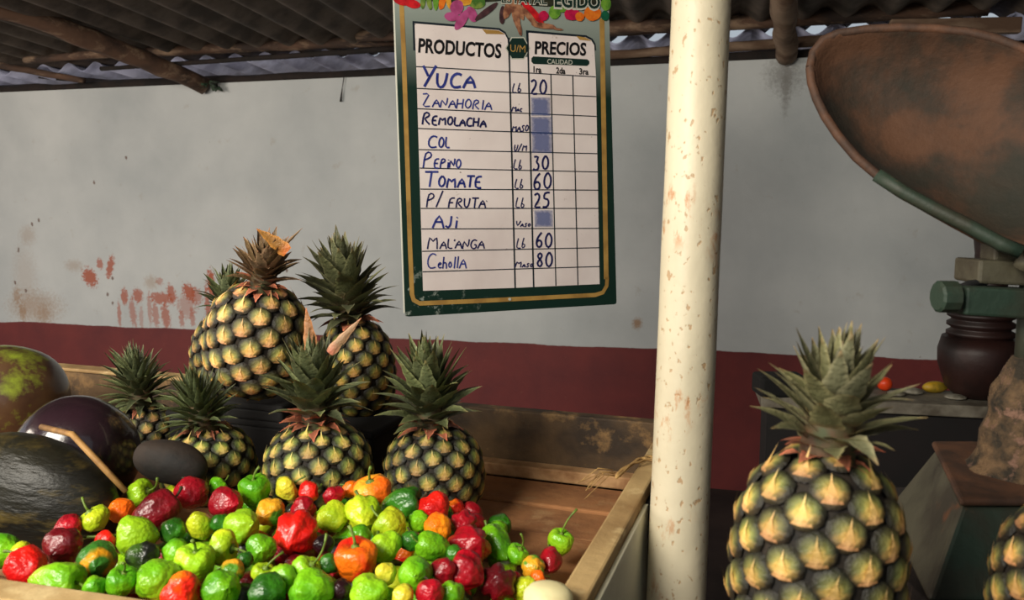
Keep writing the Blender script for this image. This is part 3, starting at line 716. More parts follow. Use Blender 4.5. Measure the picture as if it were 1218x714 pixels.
# px, py, width px, colour, shape, stem direction in the picture (deg, 0 = right, 90 = up; None = hidden), stem mesh, label
CL = [
 (165,588,36,'L',2,20,1,'yellow-topped green chilli at the upper left crest of the heap, by the stick end'),
 (143,606,32,'O',0,None,0,'orange chilli on the left slope of the heap beside the stick end'),
 (113,620,38,'Y',4,120,0,'creased yellow-green chilli on the left slope next to the orange one'),
 (82,627,32,'D',0,None,0,'crimson chilli topping the left red cluster under the dark fruit'),
 (72,652,50,'d',4,None,0,'big dark crimson chilli at the left near the blackish fruit'),
 (32,676,46,'R',1,None,0,'bright red chilli against the front board at far left'),
 (20,658,28,'Y',2,None,0,'small yellow-green chilli between the two leftmost big ones'),
 (3,654,42,'G',6,None,0,'leftmost green chilli cut by the left picture edge'),
 (70,692,50,'L',3,0,0,'long light green chilli lying along the front board'),
 (115,668,46,'q',6,None,0,'dark green chilli with an orange right flank, left side'),
 (124,645,26,'R',0,None,0,'small red chilli tucked behind the green and orange one'),
 (165,637,50,'L',0,178,2,'plump light green chilli whose long stem points left'),
 (186,608,46,'d',3,None,0,'long dull dark red chilli in front of the crest at left'),
 (201,588,22,'Y',2,None,0,'tiny yellow-green chilli on the crest left of the round crimson one'),
 (228,589,43,'D',2,None,0,'round wrinkled crimson chilli standing highest on the crest'),
 (258,580,24,'G',2,None,0,'small green chilli on the crest below the left front pineapple'),
 (271,599,42,'D',0,None,0,'glossy crimson chilli right of the round wrinkled one'),
 (303,585,38,'G',1,90,0,'heart-shaped green chilli on the crest, tip down'),
 (339,582,32,'y',4,None,0,'bright yellow lobed chilli on the crest in front of the middle pineapple'),
 (320,610,36,'p',0,None,0,'orange chilli blotched green below the heart-shaped green one'),
 (351,636,56,'R',5,None,0,'large wrinkled bright red chilli left of the heap centre'),
 (238,624,33,'Y',6,None,0,'smooth yellow-green chilli below the round crimson one'),
 (203,630,32,'g',2,None,0,'dark green chilli with a glossy top right of the long-stemmed one'),
 (172,664,40,'b',4,None,0,'wrinkled green and black chilli under the long-stemmed one'),
 (204,657,34,'G',2,None,0,'medium green chilli right of the wrinkled black and green one'),
 (231,673,48,'L',1,80,0,'large light green chilli with its tip pointing down left'),
 (262,624,24,'g',2,None,0,'small shaded green chilli in front of the glossy crimson one'),
 (262,652,44,'Y',4,0,1,'creased yellow-green chilli with a tapered right end'),
 (289,626,44,'L',0,None,0,'shiny light green chilli below the heart-shaped one'),
 (310,654,38,'G',4,None,0,'boxy green chilli left of the large wrinkled red one'),
 (180,692,54,'L',0,None,0,'biggest light green chilli near the front board'),
 (218,708,52,'r',4,None,0,'orange-red chilli at the bottom picture edge, left part'),
 (274,680,32,'p',2,None,0,'olive and orange chilli near the bottom, left of centre'),
 (264,701,48,'G',2,None,0,'broad green chilli at the bottom edge beside the orange-red one'),
 (312,684,30,'Y',4,60,1,'small olive yellow chilli with its stem up'),
 (316,705,46,'g',0,None,0,'dark green chilli at the bottom edge below the olive yellow one'),
 (343,687,36,'L',2,None,0,'light green chilli near the bottom, left of the one with a curved stem'),
 (144,694,38,'G',6,70,1,'green chilli with thin stem between the front board and the biggest light green one'),
 (118,697,28,'G',0,None,0,'small green chilli pressed to the front board'),
 (365,586,28,'R',2,None,0,'small red chilli touching the middle pineapple'),
 (362,606,32,'D',4,None,0,'crimson chilli above the large wrinkled red one'),
 (398,592,28,'D',4,None,0,'small crimson chilli on the crest left of the big orange one'),
 (418,583,22,'O',2,None,0,'tiny orange chilli peeking over the crest'),
 (444,588,46,'o',0,100,0,'big orange and yellow chilli on the crest below the middle pineapple'),
 (395,614,40,'Y',4,None,0,'lobed yellow-green chilli left of the double yellow-green pair'),
 (431,612,46,'Y',5,None,0,'knobbly yellow-green chilli directly in front of the big orange one'),
 (465,626,42,'Y',0,None,0,'yellow-green chilli under the dark green pointed one'),
 (480,600,42,'g',3,20,0,'dark green pointed chilli leaning on the right pineapple'),
 (513,605,44,'R',4,None,0,'bright red chilli in front of the right pineapple'),
 (520,627,36,'O',2,None,0,'yellow-orange chilli below the red one at right'),
 (497,620,26,'G',2,None,0,'small green chilli left of the yellow-orange one'),
 (428,640,30,'G',2,None,0,'green chilli directly above the tall orange-red one'),
 (461,652,42,'L',4,None,0,'light green chilli right of the tall orange-red one'),
 (420,668,52,'r',6,90,0,'tall orange-red chilli in the middle of the heap'),
 (513,650,34,'G',3,160,0,'upright green chilli with a curved yellow stem'),
 (489,646,28,'g',2,None,0,'shaded dark green chilli in the gap right of centre'),
 (551,624,34,'D',5,None,0,'small crimson chilli at the right shoulder of the heap'),
 (560,649,54,'D',5,None,0,'largest knobbly crimson chilli in the right cluster'),
 (558,682,48,'D',5,None,0,'knobbly crimson chilli below the largest crimson one'),
 (525,681,34,'D',4,None,0,'crimson chilli left of the lower knobbly one'),
 (592,692,46,'d',5,None,0,'dark wine red wrinkled chilli at the lower right of the heap'),
 (590,646,38,'G',3,None,0,'long green chilli right of the largest crimson one'),
 (615,662,30,'G',2,60,1,'green chilli with dark curved stem on the right slope'),
 (633,673,30,'p',2,None,0,'green chilli turning yellow-orange on the right slope'),
 (638,689,22,'O',2,None,0,'small orange chilli next to the right rim'),
 (622,702,34,'Y',2,None,0,'yellow-green chilli in the near right corner of the bin'),
 (666,646,32,'L',6,80,2,'light green chilli lying alone by the right rim, stem up'),
 (655,668,30,'D',1,None,0,'crimson chilli touching the right rim'),
 (357,682,38,'L',4,45,2,'light green chilli with long curved stem, bottom centre'),
 (370,704,56,'G',0,None,0,'large green chilli at the bottom edge below the curved stem'),
 (435,701,48,'L',4,None,0,'light green chilli at the bottom edge below the tall orange-red one'),
 (461,682,28,'y',4,None,0,'small yellow chilli with a dry white tip'),
 (494,684,42,'G',6,None,0,'round smooth green chilli left of the crimson cluster'),
 (511,708,36,'D',2,None,0,'crimson chilli at the bottom edge under a pale stem end'),
 (537,705,32,'G',0,None,0,'green chilli at the bottom edge right of the crimson one'),
 (477,708,30,'y',2,None,0,'yellow chilli half hidden at the bottom edge'),
 (384,648,24,'m',6,None,0,'tiny purple-black chilli right of the large wrinkled red one'),
 (608,688,22,'D',2,None,0,'small crimson chilli wedged in on the right slope'),
 (404,700,26,'m',2,None,0,'maroon chilli in the dark gap at bottom centre'),
 (292,668,22,'g',2,None,0,'small dark green chilli below the boxy green one'),
 (541,658,22,'g',2,None,0,'small dark green chilli left of the crimson cluster'),
 (390,672,26,'g',0,None,0,'dark green chilli left of the tall orange-red one'),
]
def surf(x, y):
    # height of the top chillies' centres above the floor of the room
    t = max(0.0, min(1.0, (x+.10)/.16)); t = t*t*(3-2*t)
    u = (Vector((x, y, 0))-CO).dot(CS)      # along the bin
    back = max(0.0, min(1.0, (u+.26)/.1))
    return CAMZ-.375-.048*t-.004*back*0
items = []
for i, (px, py, wpx_, c_, sh_, sd_, sm_, lb_) in enumerate(CL):
    zc = .9
    for _ in range(30):
        p = at(px, py, zc); d = ray(px, py)
        zc += (surf(p.x, p.y)-p.z)/d.z*.7
    p = at(px, py, zc); dia = wpx_*zc/F
    items.append([p, dia*.505, i, p.copy()])
nvis = len(items)
# chillies underneath, in the second layer
rnd = random.Random(5)
xx = -.56
while xx < .02:
    yy = .64
    while yy < 1.10:
        x = xx+rnd.uniform(-.007, .007); y = yy+rnd.uniform(-.007, .007)
        q = Vector((x, y, 0))-CO; u, t = q.dot(CR), q.dot(CS)
        front = (Vector((x, y, 0))-fa).dot(nn)
        yb = 1.075+.0*x
        if u < -.03 and front > .02 and y < yb and not (x < -.40 and y > .80+(x+.56)*.9):
            items.append([Vector((x, y, surf(x, y)-.034)), .0175, -1, None])
        yy += .039
    xx += .039
ninv = len(items)
obst = []
for o in COL.objects:
    if o.name.startswith('pineapple') and o.get('category') == 'pineapple':
        pass
for (px, py, zc, r) in ((377, 560, 1.17, .079), (516, 560, 1.17, .073), (246, 560, 1.22, .066), (34, 594, 1.03, .064), (90, 594, 1.035, .052), (-30, 594, 1.03, .06), (203, 560, 1.10, .026)): obst.append((at(px, py, zc), r))
for it_ in range(60):
    for i in range(ninv):
        a = items[i]
        for j in range(i+1, ninv):
            b = items[j]; d = b[0]-a[0]; mn = (a[1]+b[1])*.87
            if abs(d.x) > mn or abs(d.y) > mn or abs(d.z) > mn: continue
            L = d.length
            if L < mn and L > 1e-6:
                wa = .25 if a[2] >= 0 and b[2] < 0 else (.5 if (a[2] >= 0) == (b[2] >= 0) else .75)
                mv = d/L*(mn-L); a[0] -= mv*wa*.8; b[0] += mv*(1-wa)*.8
    for it in items:
        p, r = it[0], it[1]
        if it[3] is not None: p += (it[3]-p)*.06
        for (c0, rr) in obst:
            d = Vector((p.x-c0.x, p.y-c0.y, 0)); L = d.length
            if L < rr+r*.95: p += d/L*(rr+r*.95-L)
        q = p-CO; u = q.dot(CR)
        if u > -r: p -= CR*(u+r)
        fr = (p-fa).dot(nn)
        if fr < r: p += nn*(r-fr)
        flo = FLZ+(.022 if (u < -.29) else 0)
        if p.z < flo+r*.9: p.z = flo+r*.9
rnd = random.Random(3)
FC = ['G', 'g', 'L', 'D', 'g', 'Y', 'd', 'b', 'G', 'r']
CN = {'G': 'green', 'g': 'dark green', 'L': 'light green', 'D': 'crimson', 'Y': 'yellow-green', 'd': 'dark crimson', 'b': 'green and black', 'r': 'orange-red'}
used_labels = set()
def buried_label(p, c_):
    sx = lambda q: (q.x/(q.y*CP-(q.z-CAMZ)*SP), (q.z-CAMZ)/(q.y))
    near = sorted(range(nvis), key=lambda k: (items[k][0]-p).length)
    for k in near:
        lb = CL[k][7]
        if len(lb.split()) > 12: continue
        a, b = sx(p), sx(items[k][0])
        if abs(a[0]-b[0]) > .018: rel = 'left of' if a[0] < b[0] else 'right of'
        else: rel = 'beneath'
        t = 'buried '+CN[c_]+' one '+rel+' '+lb
        t = t.replace(' one ', ' chilli ')
        if len(t.split()) <= 16 and t not in used_labels:
            used_labels.add(t); return t
    return 'chilli mostly buried beneath the top layer of the heap'
for n_, (p, r, idx, tgt) in enumerate(items):
    root = empty('chilli_pepper', p)
    if idx >= 0:
        px, py, wpx_, c_, sh_, sd_, sm_, lb_ = CL[idx]
        tag(root, lb_, 'chilli', 'chillies heaped in the bin')
        if sd_ is None:
            # stem turned away or to the side: show flank or tip
            dirn = Vector((rnd.uniform(-1, 1), rnd.uniform(.2, 1.0), rnd.uniform(-.9, .5))).normalized()
        else:
            dirn = Vector((cos(R(sd_)), -.15, sin(R(sd_)))).normalized()
        sm = sm_ if sd_ is not None else None
    else:
        c_ = FC[rnd.randrange(10)]; sh_ = rnd.randrange(5); sm = None
        dirn = Vector((rnd.uniform(-1, 1), rnd.uniform(-1, 1), rnd.uniform(-1, .2))).normalized()
        tag(root, buried_label(p, c_), 'chilli', 'chillies buried in the heap')
    root.rotation_euler = dirn.to_track_quat('Z', 'Y').to_euler()
    s = r*2
    lenf = 1.0
    bd = bpy.data.objects.new('pepper_body', CH[sh_]); COL.objects.link(bd); bd.parent = root
    bd.scale = (s, s*rnd.uniform(.92, 1.04), s*.95); bd.rotation_euler = (0, 0, rnd.uniform(0, 6.28))
    bd.location = (0, 0, s*.08)
    bd.material_slots[0].link = 'OBJECT'; bd.material_slots[0].material = PM[c_]
    if idx >= 0:
        so = bpy.data.objects.new('stem', ST[sm if sm is not None else 0]); COL.objects.link(so); so.parent = root
        so.scale = (s*.9, s*.9, s*.9); so.location = (0, 0, s*.36)
        so.rotation_euler = (0, 0, rnd.uniform(0, 6.28))
        so.material_slots[0].link = 'OBJECT'; so.material_slots[0].material = M_stemdry if c_ in 'dmDg' else M_stem

# ------------------------------------------------------------------ counter, scale, jar table at right
ct = empty('counter', (.5, .7, 0)); tag(ct, 'dark wooden counter under the right pineapples and the scale', 'counter')
bevel(MB().box((.155, .40, CTZ-.03), (.98, .71, CTZ)).box((.40, .71, CTZ-.03), (.98, 1.05, CTZ)).build('counter_top', M_dark_timber, ct, loc=(-.5, -.7, 0)), .002)
for x, y in ((.20, .45), (.93, .45), (.93, 1.0), (.45, 1.0)):
    MB().box((x-.03-.5, y-.03-.7, 0), (x+.03-.5, y+.03-.7, CTZ-.03)).build('leg', M_dark_timber, ct)

# weighing scale
SZ = .90
sbase = at(1165, 640, SZ); scx, scy = sbase.x+.015, sbase.y+.06
scale = empty('weighing_scale', (scx, scy, CTZ)); tag(scale, 'old green iron weighing scale with corroded column, behind the right pineapple', 'scale')
def sp(px, py, zc): return at(px, py, zc)-Vector((scx, scy, CTZ))
# housing: tapered box; visible top edge (1110,565)-(1218,590), flank slanting to (1078,605)
mb = MB()
ftl, ftr = sp(1143, 597, .80), sp(1262, 604, .80)
btl, btr = sp(1112, 562, .98), sp(1240, 566, .98)
fbl, fbr = sp(1080, 712, .80), sp(1262, 712, .80)
bbl = sp(1040, 640, .98)
bot = 0.0
ftl.z = ftr.z = (ftl.z+ftr.z)/2; btl.z = btr.z = ftl.z+.004
V_ = [ftl, ftr, btr, btl, Vector((fbl.x, ftl.y-.045, bot)), Vector((fbr.x+.02, ftl.y-.045, bot)), Vector((btr.x+.02, btr.y+.01, bot)), Vector((btl.x-.055, btl.y+.01, bot))]
mb.v = V_; mb.f = [(0, 1, 2, 3), (4, 7, 6, 5), (0, 4, 5, 1), (1, 5, 6, 2), (2, 6, 7, 3), (3, 7, 4, 0)]
ho = mb.build('housing', M_scalegreen, scale); ho.data.materials.append(M_scalegrey); ho.data.polygons[5].material_index = 1; bevel(ho, .006, 3)
# rusty lid with a small overhang
mb = MB()
for dz in (0, .008):
    for q_, o_ in ((ftl, (-.004, -.006)), (ftr, (0, -.006)), (btr, (0, .004)), (btl, (-.004, .004))): mb.v.append(q_+Vector((o_[0], o_[1], dz)))
mb.f = [(0, 3, 2, 1), (4, 5, 6, 7), (0, 1, 5, 4), (1, 2, 6, 5), (2, 3, 7, 6), (3, 0, 4, 7)]
bevel(mb.build('housing_lid', M_rustrim, scale), .003)
# corroded column on the housing
cx0 = sp(1212, 590, .88); prof_ = [(.062, 0), (.06, .006), (.046, .014), (.040, .03), (.040, .05), (.034, .07), (.036, .085), (.030, .10), (.024, .12), (.02, .135)]
cc = MB().lathe(prof_, 20, c=(cx0.x, cx0.y, ftl.z)); 
for i, v_ in enumerate(cc.v):
    cc.v[i] = v_ + Vector((MN.noise(v_*40), MN.noise(v_*40+Vector((9, 0, 0))), 0))*.012
cc.build('column_foot', M_corr, scale, smooth=True)
t0 = sp(1216, 470, .88); t1 = sp(1216, 300, .88)
MB().tube([Vector((cx0.x, cx0.y, ftl.z+.09)), Vector((cx0.x, cx0.y, t1.z))], .014, 14).build('column', M_scalegreen, scale, smooth=True)
def sbox(name, pxa, pya, pxb, pyb, zc, dep, m, sl=0):
    a = sp(pxa, pya, zc); b = sp(pxb, pyb, zc)
    mb = MB(); 
    for x, dz in ((a.x, 0), (b.x, -sl)):
        for y in (a.y, a.y+dep):
            for z in (b.z, a.z): mb.v.append(Vector((x, y, z+dz)))
    mb.f = [(0, 1, 3, 2), (4, 6, 7, 5), (0, 4, 5, 1), (2, 3, 7, 6), (0, 2, 6, 4), (1, 5, 7, 3)]
    return bevel(mb.build(name, m, scale), .003)
sbox('beam_upper', 1166, 309, 1262, 338, .84, .05, M_scalegrey, .004)
sbox('beam_lower', 1150, 341, 1262, 376, .82, .05, M_scalegreen, .006)
k0 = sp(1114, 353, .83); k1 = sp(1138, 353, .83)
MB().tube([k0, k0+(k1-k0)*.1, k1-(k1-k0)*.1, k1], [.014, .0168, .0168, .014], 12).build('adjusting_knob', M_scalegreen, scale, smooth=False)
MB().tube([sp(1136, 345, .84), sp(1152, 338, .845), sp(1172, 336, .85)], .004, 8).build('rod', M_black, scale, smooth=True)
sbox('pan_bracket', 1185, 286, 1225, 312, .85, .03, M_scalegrey)
# arm behind the pan and the post of the pan support
# pan
pan_px = [(962,80),(966,62),(978,47),(996,39),(1030,34),(1071,32),(1111,33),(1151,37),(1185,45),(1215,56),(1250,74),(1285,104),(1308,145),(1316,190),(1308,238),(1285,275),(1245,296),(1205,298),(1167,284),(1130,264),(1098,246),(1070,229),(1044,210),(1018,188),(996,162),(980,138),(970,117),(964,98)]
pn = Vector((-.30, -.88, .28)).normalized()
pc0 = at(1130, 175, .86)
out3 = [at_plane(x, y, pc0, pn) for x, y in pan_px]
cen = sum(out3, Vector())/len(out3)
pan = empty('scale_pan', cen); tag(pan, 'large rusty brown scoop-shaped weighing pan tilted above the scale', 'pan')
mb = MB(); rings = [(1.0, 0), (.985, -.004), (.95, .004), (.90, .014), (.78, .030), (.6, .044), (.4, .052), (.2, .056)]
nP = len(out3)
for s_, dp in rings:
    for p in out3: mb.v.append((p-cen)*s_ - pn*dp)
for ri in range(len(rings)-1):
    for i in range(nP): mb.f.append((ri*nP+i, ri*nP+(i+1) % nP, (ri+1)*nP+(i+1) % nP, (ri+1)*nP+i))
mb.f.append(tuple((len(rings)-1)*nP+i for i in range(nP)))
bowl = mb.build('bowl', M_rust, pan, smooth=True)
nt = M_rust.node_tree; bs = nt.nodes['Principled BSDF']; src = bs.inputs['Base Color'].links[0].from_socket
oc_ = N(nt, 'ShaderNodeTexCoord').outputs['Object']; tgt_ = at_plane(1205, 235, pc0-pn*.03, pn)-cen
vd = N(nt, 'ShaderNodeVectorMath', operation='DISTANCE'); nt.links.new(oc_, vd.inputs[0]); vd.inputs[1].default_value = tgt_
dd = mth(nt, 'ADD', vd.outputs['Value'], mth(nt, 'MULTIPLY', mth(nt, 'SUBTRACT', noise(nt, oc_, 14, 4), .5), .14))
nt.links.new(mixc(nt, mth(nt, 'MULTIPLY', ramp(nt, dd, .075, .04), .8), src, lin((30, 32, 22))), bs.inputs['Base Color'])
md = bowl.modifiers.new('solid', 'SOLIDIFY'); md.thickness = .003; md.offset = -1
md = bowl.modifiers.new('sub', 'SUBSURF'); md.levels = 1; md.render_levels = 2
rim = MB().tube([(p-cen)*.99 for p in out3]+[(out3[0]-cen)*.99], .0052, 8, cap=False).build('rolled_rim', M_rustrim, pan, smooth=True)
# green rail along the lower left edge
MB().tube([at_plane(x, y, pc0+pn*.012, pn)-cen for x, y in ((1043, 208), (1075, 229), (1110, 248), (1150, 268), (1190, 290), (1215, 300))], .0075, 8).build('support_rail', M_scalegreen, pan, smooth=True)
MB().tube([at_plane(1230, 300, pc0, pn)-cen, at_plane(1216, 320, pc0-pn*.01, pn)-cen], .010, 8).build('pan_foot', M_scalegrey, pan, smooth=True)
# strut across the pan
arm = MB(); a_ = at_plane(1162, 160, pc0+pn*.01, pn)-cen; b_ = at_plane(1222, 285, pc0+pn*.01, pn)-cen
# table with jar near the wall
TZc = 2.25
te = at(1160, 484, TZc); tzs = te.z
def tpt(px, py): return at_z(px, py, tzs)
L0 = at(905, 481, 2.38); L1 = at(1290, 493, 2.2)
L0.z = L1.z = tzs
td = (L1-L0).normalized(); tn = Vector((-td.y, td.x, 0)); tl_ = (L1-L0).length
tb = empty('side_counter', (L0.x, L0.y, 0), (0, 0, math.atan2(td.y, td.x))); tag(tb, 'dark cabinet with pale slab top by the wall, carrying the clay jar', 'cabinet')
bevel(MB().box((0, 0, tzs-.035), (tl_, .2, tzs)).build('slab', M_tableslab, tb), .004)
MB().box((.02, .02, 0), (tl_-.02, .19, tzs-.035)).build('cabinet_body', M_tabledark, tb)
# jar
jc = at(1163, 440, 2.36); rj = .108
jb = Vector((jc.x, jc.y, tzs))
jar = empty('clay_jar', jb); tag(jar, 'big dark brown clay jar with ringed neck on the far cabinet, behind the scale', 'jar')
z1 = lambda py: at(1163, py, 2.36).z-tzs
MB().lathe([(.05, 0), (.06, .005), (.085, .03), (rj, .10), (rj+.002, .14), (.10, .18), (.088, z1(402)), (.080, z1(398))], 32).build('jar_body', M_jar, jar, smooth=True)
pr = []
for k in range(3):
    za = z1(400-k*11); zb = z1(391-k*11); pr += [(.078, za), (.090, za+(zb-za)*.3), (.090, za+(zb-za)*.7), (.078, zb)]
MB().lathe(pr, 32).build('neck_ring', M_jar, jar, smooth=True)
MB().lathe([(.05, z1(370)), (.045, z1(340)), (.045, z1(300)), (.055, z1(270))], 28).build('neck', M_jar, jar, smooth=True).location = (.02, 0, 0)
bx_ = at(932, 468, 2.36)
tag(bevel(MB().box((-.07, -.05, 0), (.07, .05, .062)).build('black_tub', M_black, loc=(bx_.x, bx_.y+.04, tzs)), .01), 'small black tub on the left end of the far cabinet, behind the foreground pineapple crown', 'tub')
# small things on the slab
def lump(name, px, py, zc, rx, rz, m, label, cat, ry=None):
    c = at(px, py, zc); c.z = tzs+rz*.97
    o = big_fruit(name, c, rx, ry or rx, rz, (0, 0, random.random()*.3), m, label, cat, seed=px*.1, scar=False); return o
M_ora = simple('orange_red_skin', (230, 70, 24), rough=.4); M_yel = simple('dull_yellow_skin', (190, 150, 34), (130, 110, 30), 30, rough=.5)
M_pal = simple('crumpled_paper', (150, 146, 132), (110, 104, 90), 30, rough=.8, bmp=.5)
lump('tomato', 1052, 462, 2.45, .022, .022, M_ora, 'small orange-red fruit at the left on the far cabinet', 'fruit')
lump('paper_scrap', 1066, 468, 2.38, .025, .008, M_pal, 'left pale paper scrap on the far cabinet', 'scrap')
lump('paper_scrap', 1086, 468, 2.40, .028, .010, M_pal, 'pale paper scrap touching the yellow fruit on the far cabinet', 'scrap')
lump('yellow_fruit', 1112, 462, 2.42, .038, .018, M_yel, 'long yellow fruit beside the clay jar', 'fruit', .02)
lump('paper_scrap', 1136, 474, 2.34, .03, .007, M_pal, 'pale paper scrap in front of the clay jar', 'scrap')

# ------------------------------------------------------------------ price board
SANG = math.atan(.41)
S0 = at(605, 249, 1.85)
SX = Vector((cos(SANG), sin(SANG), 0)); SN = Vector((sin(SANG), -cos(SANG), 0))   # SN faces the camera
board = empty('price_board', S0, (0, 0, SANG)); tag(board, 'hanging produce price board with dark green frame print and handwritten blue prices', 'sign')
def sl(px, py, off=0):       # photo position -> board's own coordinates (x, depth, z)
    p = at_plane(px, py, S0, SN) - S0
    return Vector((p.dot(SX), -off, p.z))
corners = [(482, 377), (733.5, 362), (723, -40), (467.5, -52)]
c3 = [sl(*c_) for c_ in corners]
# rounded panel
def flat(name, m, pts, off, parent=board, th=0.0):
    v = [p+Vector((0, -off, 0)) for p in pts]; f = [tuple(range(len(v)))]
    if th:
        n = len(v); v += [p+Vector((0, th, 0)) for p in v]
        f = [tuple(range(n)), tuple(range(2*n-1, n-1, -1))]+[(i, i+n, (i+1) % n+n, (i+1) % n) for i in range(n)]
    o = link(name, mesh(name, v, f, False), m, parent); return o
m, nt, bs = newmat('board_print'); M_bprint = m
bs.inputs['Roughness'].default_value = .3
tc = N(nt, 'ShaderNodeTexCoord'); sp2 = N(nt, 'ShaderNodeSeparateXYZ'); nt.links.new(tc.outputs['Object'], sp2.inputs[0])
zt = sl(600, 20).z; zm = sl(600, 110).z
c = mixc(nt, ramp(nt, sp2.outputs[2], zt, zm), lin((150, 160, 152)), lin((22, 48, 40)))
peel_glare = noise(nt, tc.outputs['Object'], 38, 5, .7)
corner = mth(nt, 'MULTIPLY', ramp(nt, sp2.outputs[0], sl(590, 360).x, sl(485, 360).x), ramp(nt, sp2.outputs[2], sl(490, 300).z, sl(490, 345).z))
c = mixc(nt, mth(nt, 'MULTIPLY', ramp(nt, peel_glare, .56, .62), corner), c, lin((150, 160, 150)))  # peeling and glare at lower left, both painted into the print colour
nt.links.new(c, bs.inputs['Base Color'])
M_white, nt, bs = newmat('board_white')
bs.inputs['Roughness'].default_value = .3
ob = N(nt, 'ShaderNodeTexCoord').outputs['Object']
c = mixc(nt, ramp(nt, noise(nt, ob, 5, 4), .4, .7), lin((244, 232, 228)), lin((226, 212, 208)))
c = mixc(nt, mth(nt, 'MULTIPLY', ramp(nt, noise(nt, ob, 22, 4, .7), .66, .72), .5), c, lin((150, 126, 100)))
c = mixc(nt, mth(nt, 'MULTIPLY', ramp(nt, noise(nt, ob, 90, 2, .5), .74, .77), .7), c, lin((110, 90, 80)))
nt.links.new(c, bs.inputs['Base Color'])
M_gold = simple('board_gold', (186, 146, 78), (160, 122, 64), 20, rough=.4)
M_ink = simple('black_print', (18, 18, 22), rough=.4)
M_grid = simple('grid_print', (24, 36, 44), rough=.4)
M_gtxt = simple('green_print', (20, 46, 40), rough=.4)
M_blue = simple('blue_marker', (30, 42, 120), (58, 70, 150), 30, rough=.4)
M_blue2 = simple('dark_blue_marker', (26, 30, 84), rough=.4)
M_pale = simple('pale_print', (200, 200, 186), rough=.4)

fp = []
for i, (cx_, cy_) in enumerate(corners):
    c0 = Vector(sl(cx_, cy_)); pv = sl(*corners[i-1]); nx_ = sl(*corners[(i+1) % 4])
    r_ = .008
    a = c0+(pv-c0).normalized()*r_; b = c0+(nx_-c0).normalized()*r_
    fp += [a, c0.lerp((a+b)/2, .35), b]
flat('panel', M_bprint, fp, 0, th=.004)
# pale side edge
mb = MB(); e0, e1 = sl(482, 377), sl(467.5, -52)
mb.tube([e0+Vector((-.001, .002, .008)), e1+Vector((-.001, .002, 0))], .0022, 6); mb.build('edge_strip', M_pale, board)
O1 = .0006; O2 = .0012; O3 = .0018
flat('header_edge', M_grid, [sl(*p) for p in ((490.5, 25), (491.5, 60), (604, 60), (605.5, 47), (601, 38), (594, 33.5))], O1)
flat('products_field', M_white, [sl(*p) for p in ((493, 28), (495, 80), (503, 346), (612.5, 342.5), (605, 80), (603.5, 47), (600, 40), (593, 36))], O2)
flat('unit_field', M_white, [sl(*p) for p in ((605, 68), (605.3, 84), (612.5, 342.5), (634.5, 341.5), (628, 84), (627.5, 68))], O2)
flat('header_edge', M_grid, [sl(*p) for p in ((625.5, 36), (626.5, 60), (709, 60), (708, 52), (704.5, 46), (697, 42))], O1)
flat('prices_field', M_white, [sl(*p) for p in ((627.5, 39), (628, 84), (634.5, 341.5), (713, 338), (708.5, 90), (706.5, 54), (703, 48), (696, 44.5))], O2)
# gold corners + gold frame
flat('gold_corner', M_gold, [sl(*p) for p in ((573, 34.8), (593, 36.6), (600.5, 41), (578, 40.5))], O3)
flat('gold_corner', M_gold, [sl(*p) for p in ((685, 43), (696, 44.8), (703.5, 49), (689, 47.5))], O3)
def ribbon(pts, w_, off, mb):
    """flat line of pixel width w_ through photo positions on the board"""
    P = [sl(*p) for p in pts]; wv = w_*abs((sl(pts[0][0]+1, pts[0][1])-sl(*pts[0])).x)/1.0
    for i, p in enumerate(P):
        t = (P[min(i+1, len(P)-1)]-P[max(i-1, 0)]); t.y = 0
        if t.length < 1e-9: t = Vector((1, 0, 0))
        t.normalize(); nrm = Vector((-t.z, 0, t.x))*wv/2
        b = len(mb.v); mb.v += [p+nrm+Vector((0, -off, 0)), p-nrm+Vector((0, -off, 0))]
        if i: mb.f.append((b-2, b-1, b+1, b))
mb = MB()
ribbon([(477.5, 5), (480, 60), (484, 180), (487.5, 290), (490, 350), (492, 357), (499, 361), (560, 358.5), (640, 354.5), (708, 351), (717, 348), (721.5, 340), (722, 330)], 5.5, O1, mb)
ribbon([(721, 332), (719.5, 240), (718, 150), (716.5, 60), (715.8, 22)], 5.5, O1, mb)
mb.build('gold_border', M_gold, board)
mb = MB()
LY = [(494.6, 79.3, 708, 91.5), (495.6, 105.3, 708.5, 115), (496.3, 129.4, 709, 138.6), (497, 152.9, 709.5, 160.5), (498, 178, 710, 182.9), (499, 200, 710.4, 204.6), (499.6, 225, 711, 226.3), (500.2, 248, 711.4, 248), (501, 272.4, 711.8, 271.7), (501.8, 299, 712.3, 294.7), (502.4, 323.4, 712.8, 317.1)]
for x0, y0, x1, y1 in LY: ribbon([(x0, y0), ((x0+x1)/2, (y0+y1)/2), (x1, y1)], 1.2, O3, mb)
for (x0, y0, x1, y1, w_) in ((604.8, 45, 612.4, 342.5, 1.9), (627.2, 38, 634.4, 341.5, 1.9), (654.8, 88, 660.8, 340, 1.3), (680.8, 90, 687, 339, 1.3)):
    ribbon([(x0, y0), ((x0+x1)/2, (y0+y1)/2), (x1, y1)], w_, O3, mb)
mb.build('grid', M_grid, board)
# unit badge
def poly_px(cx_, cy_, rx, ry, n, rot=0): return [sl(cx_+rx*cos(2*pi*k/n+rot), cy_+ry*sin(2*pi*k/n+rot)) for k in range(n)][::-1]
flat('unit_badge_edge', M_pale, poly_px(615.5, 57.5, 15, 15.3, 6), O2+.0002)
flat('unit_badge', M_gtxt, poly_px(615.5, 57.5, 13.6, 13.8, 6), O3)
flat('quality_bar', M_gtxt, [sl(*p) for p in ((634, 67.2), (698, 70.7), (700.5, 73), (700.5, 76), (698, 78.6), (634, 76.2), (631.7, 73.5), (631.7, 69.5))], O3)

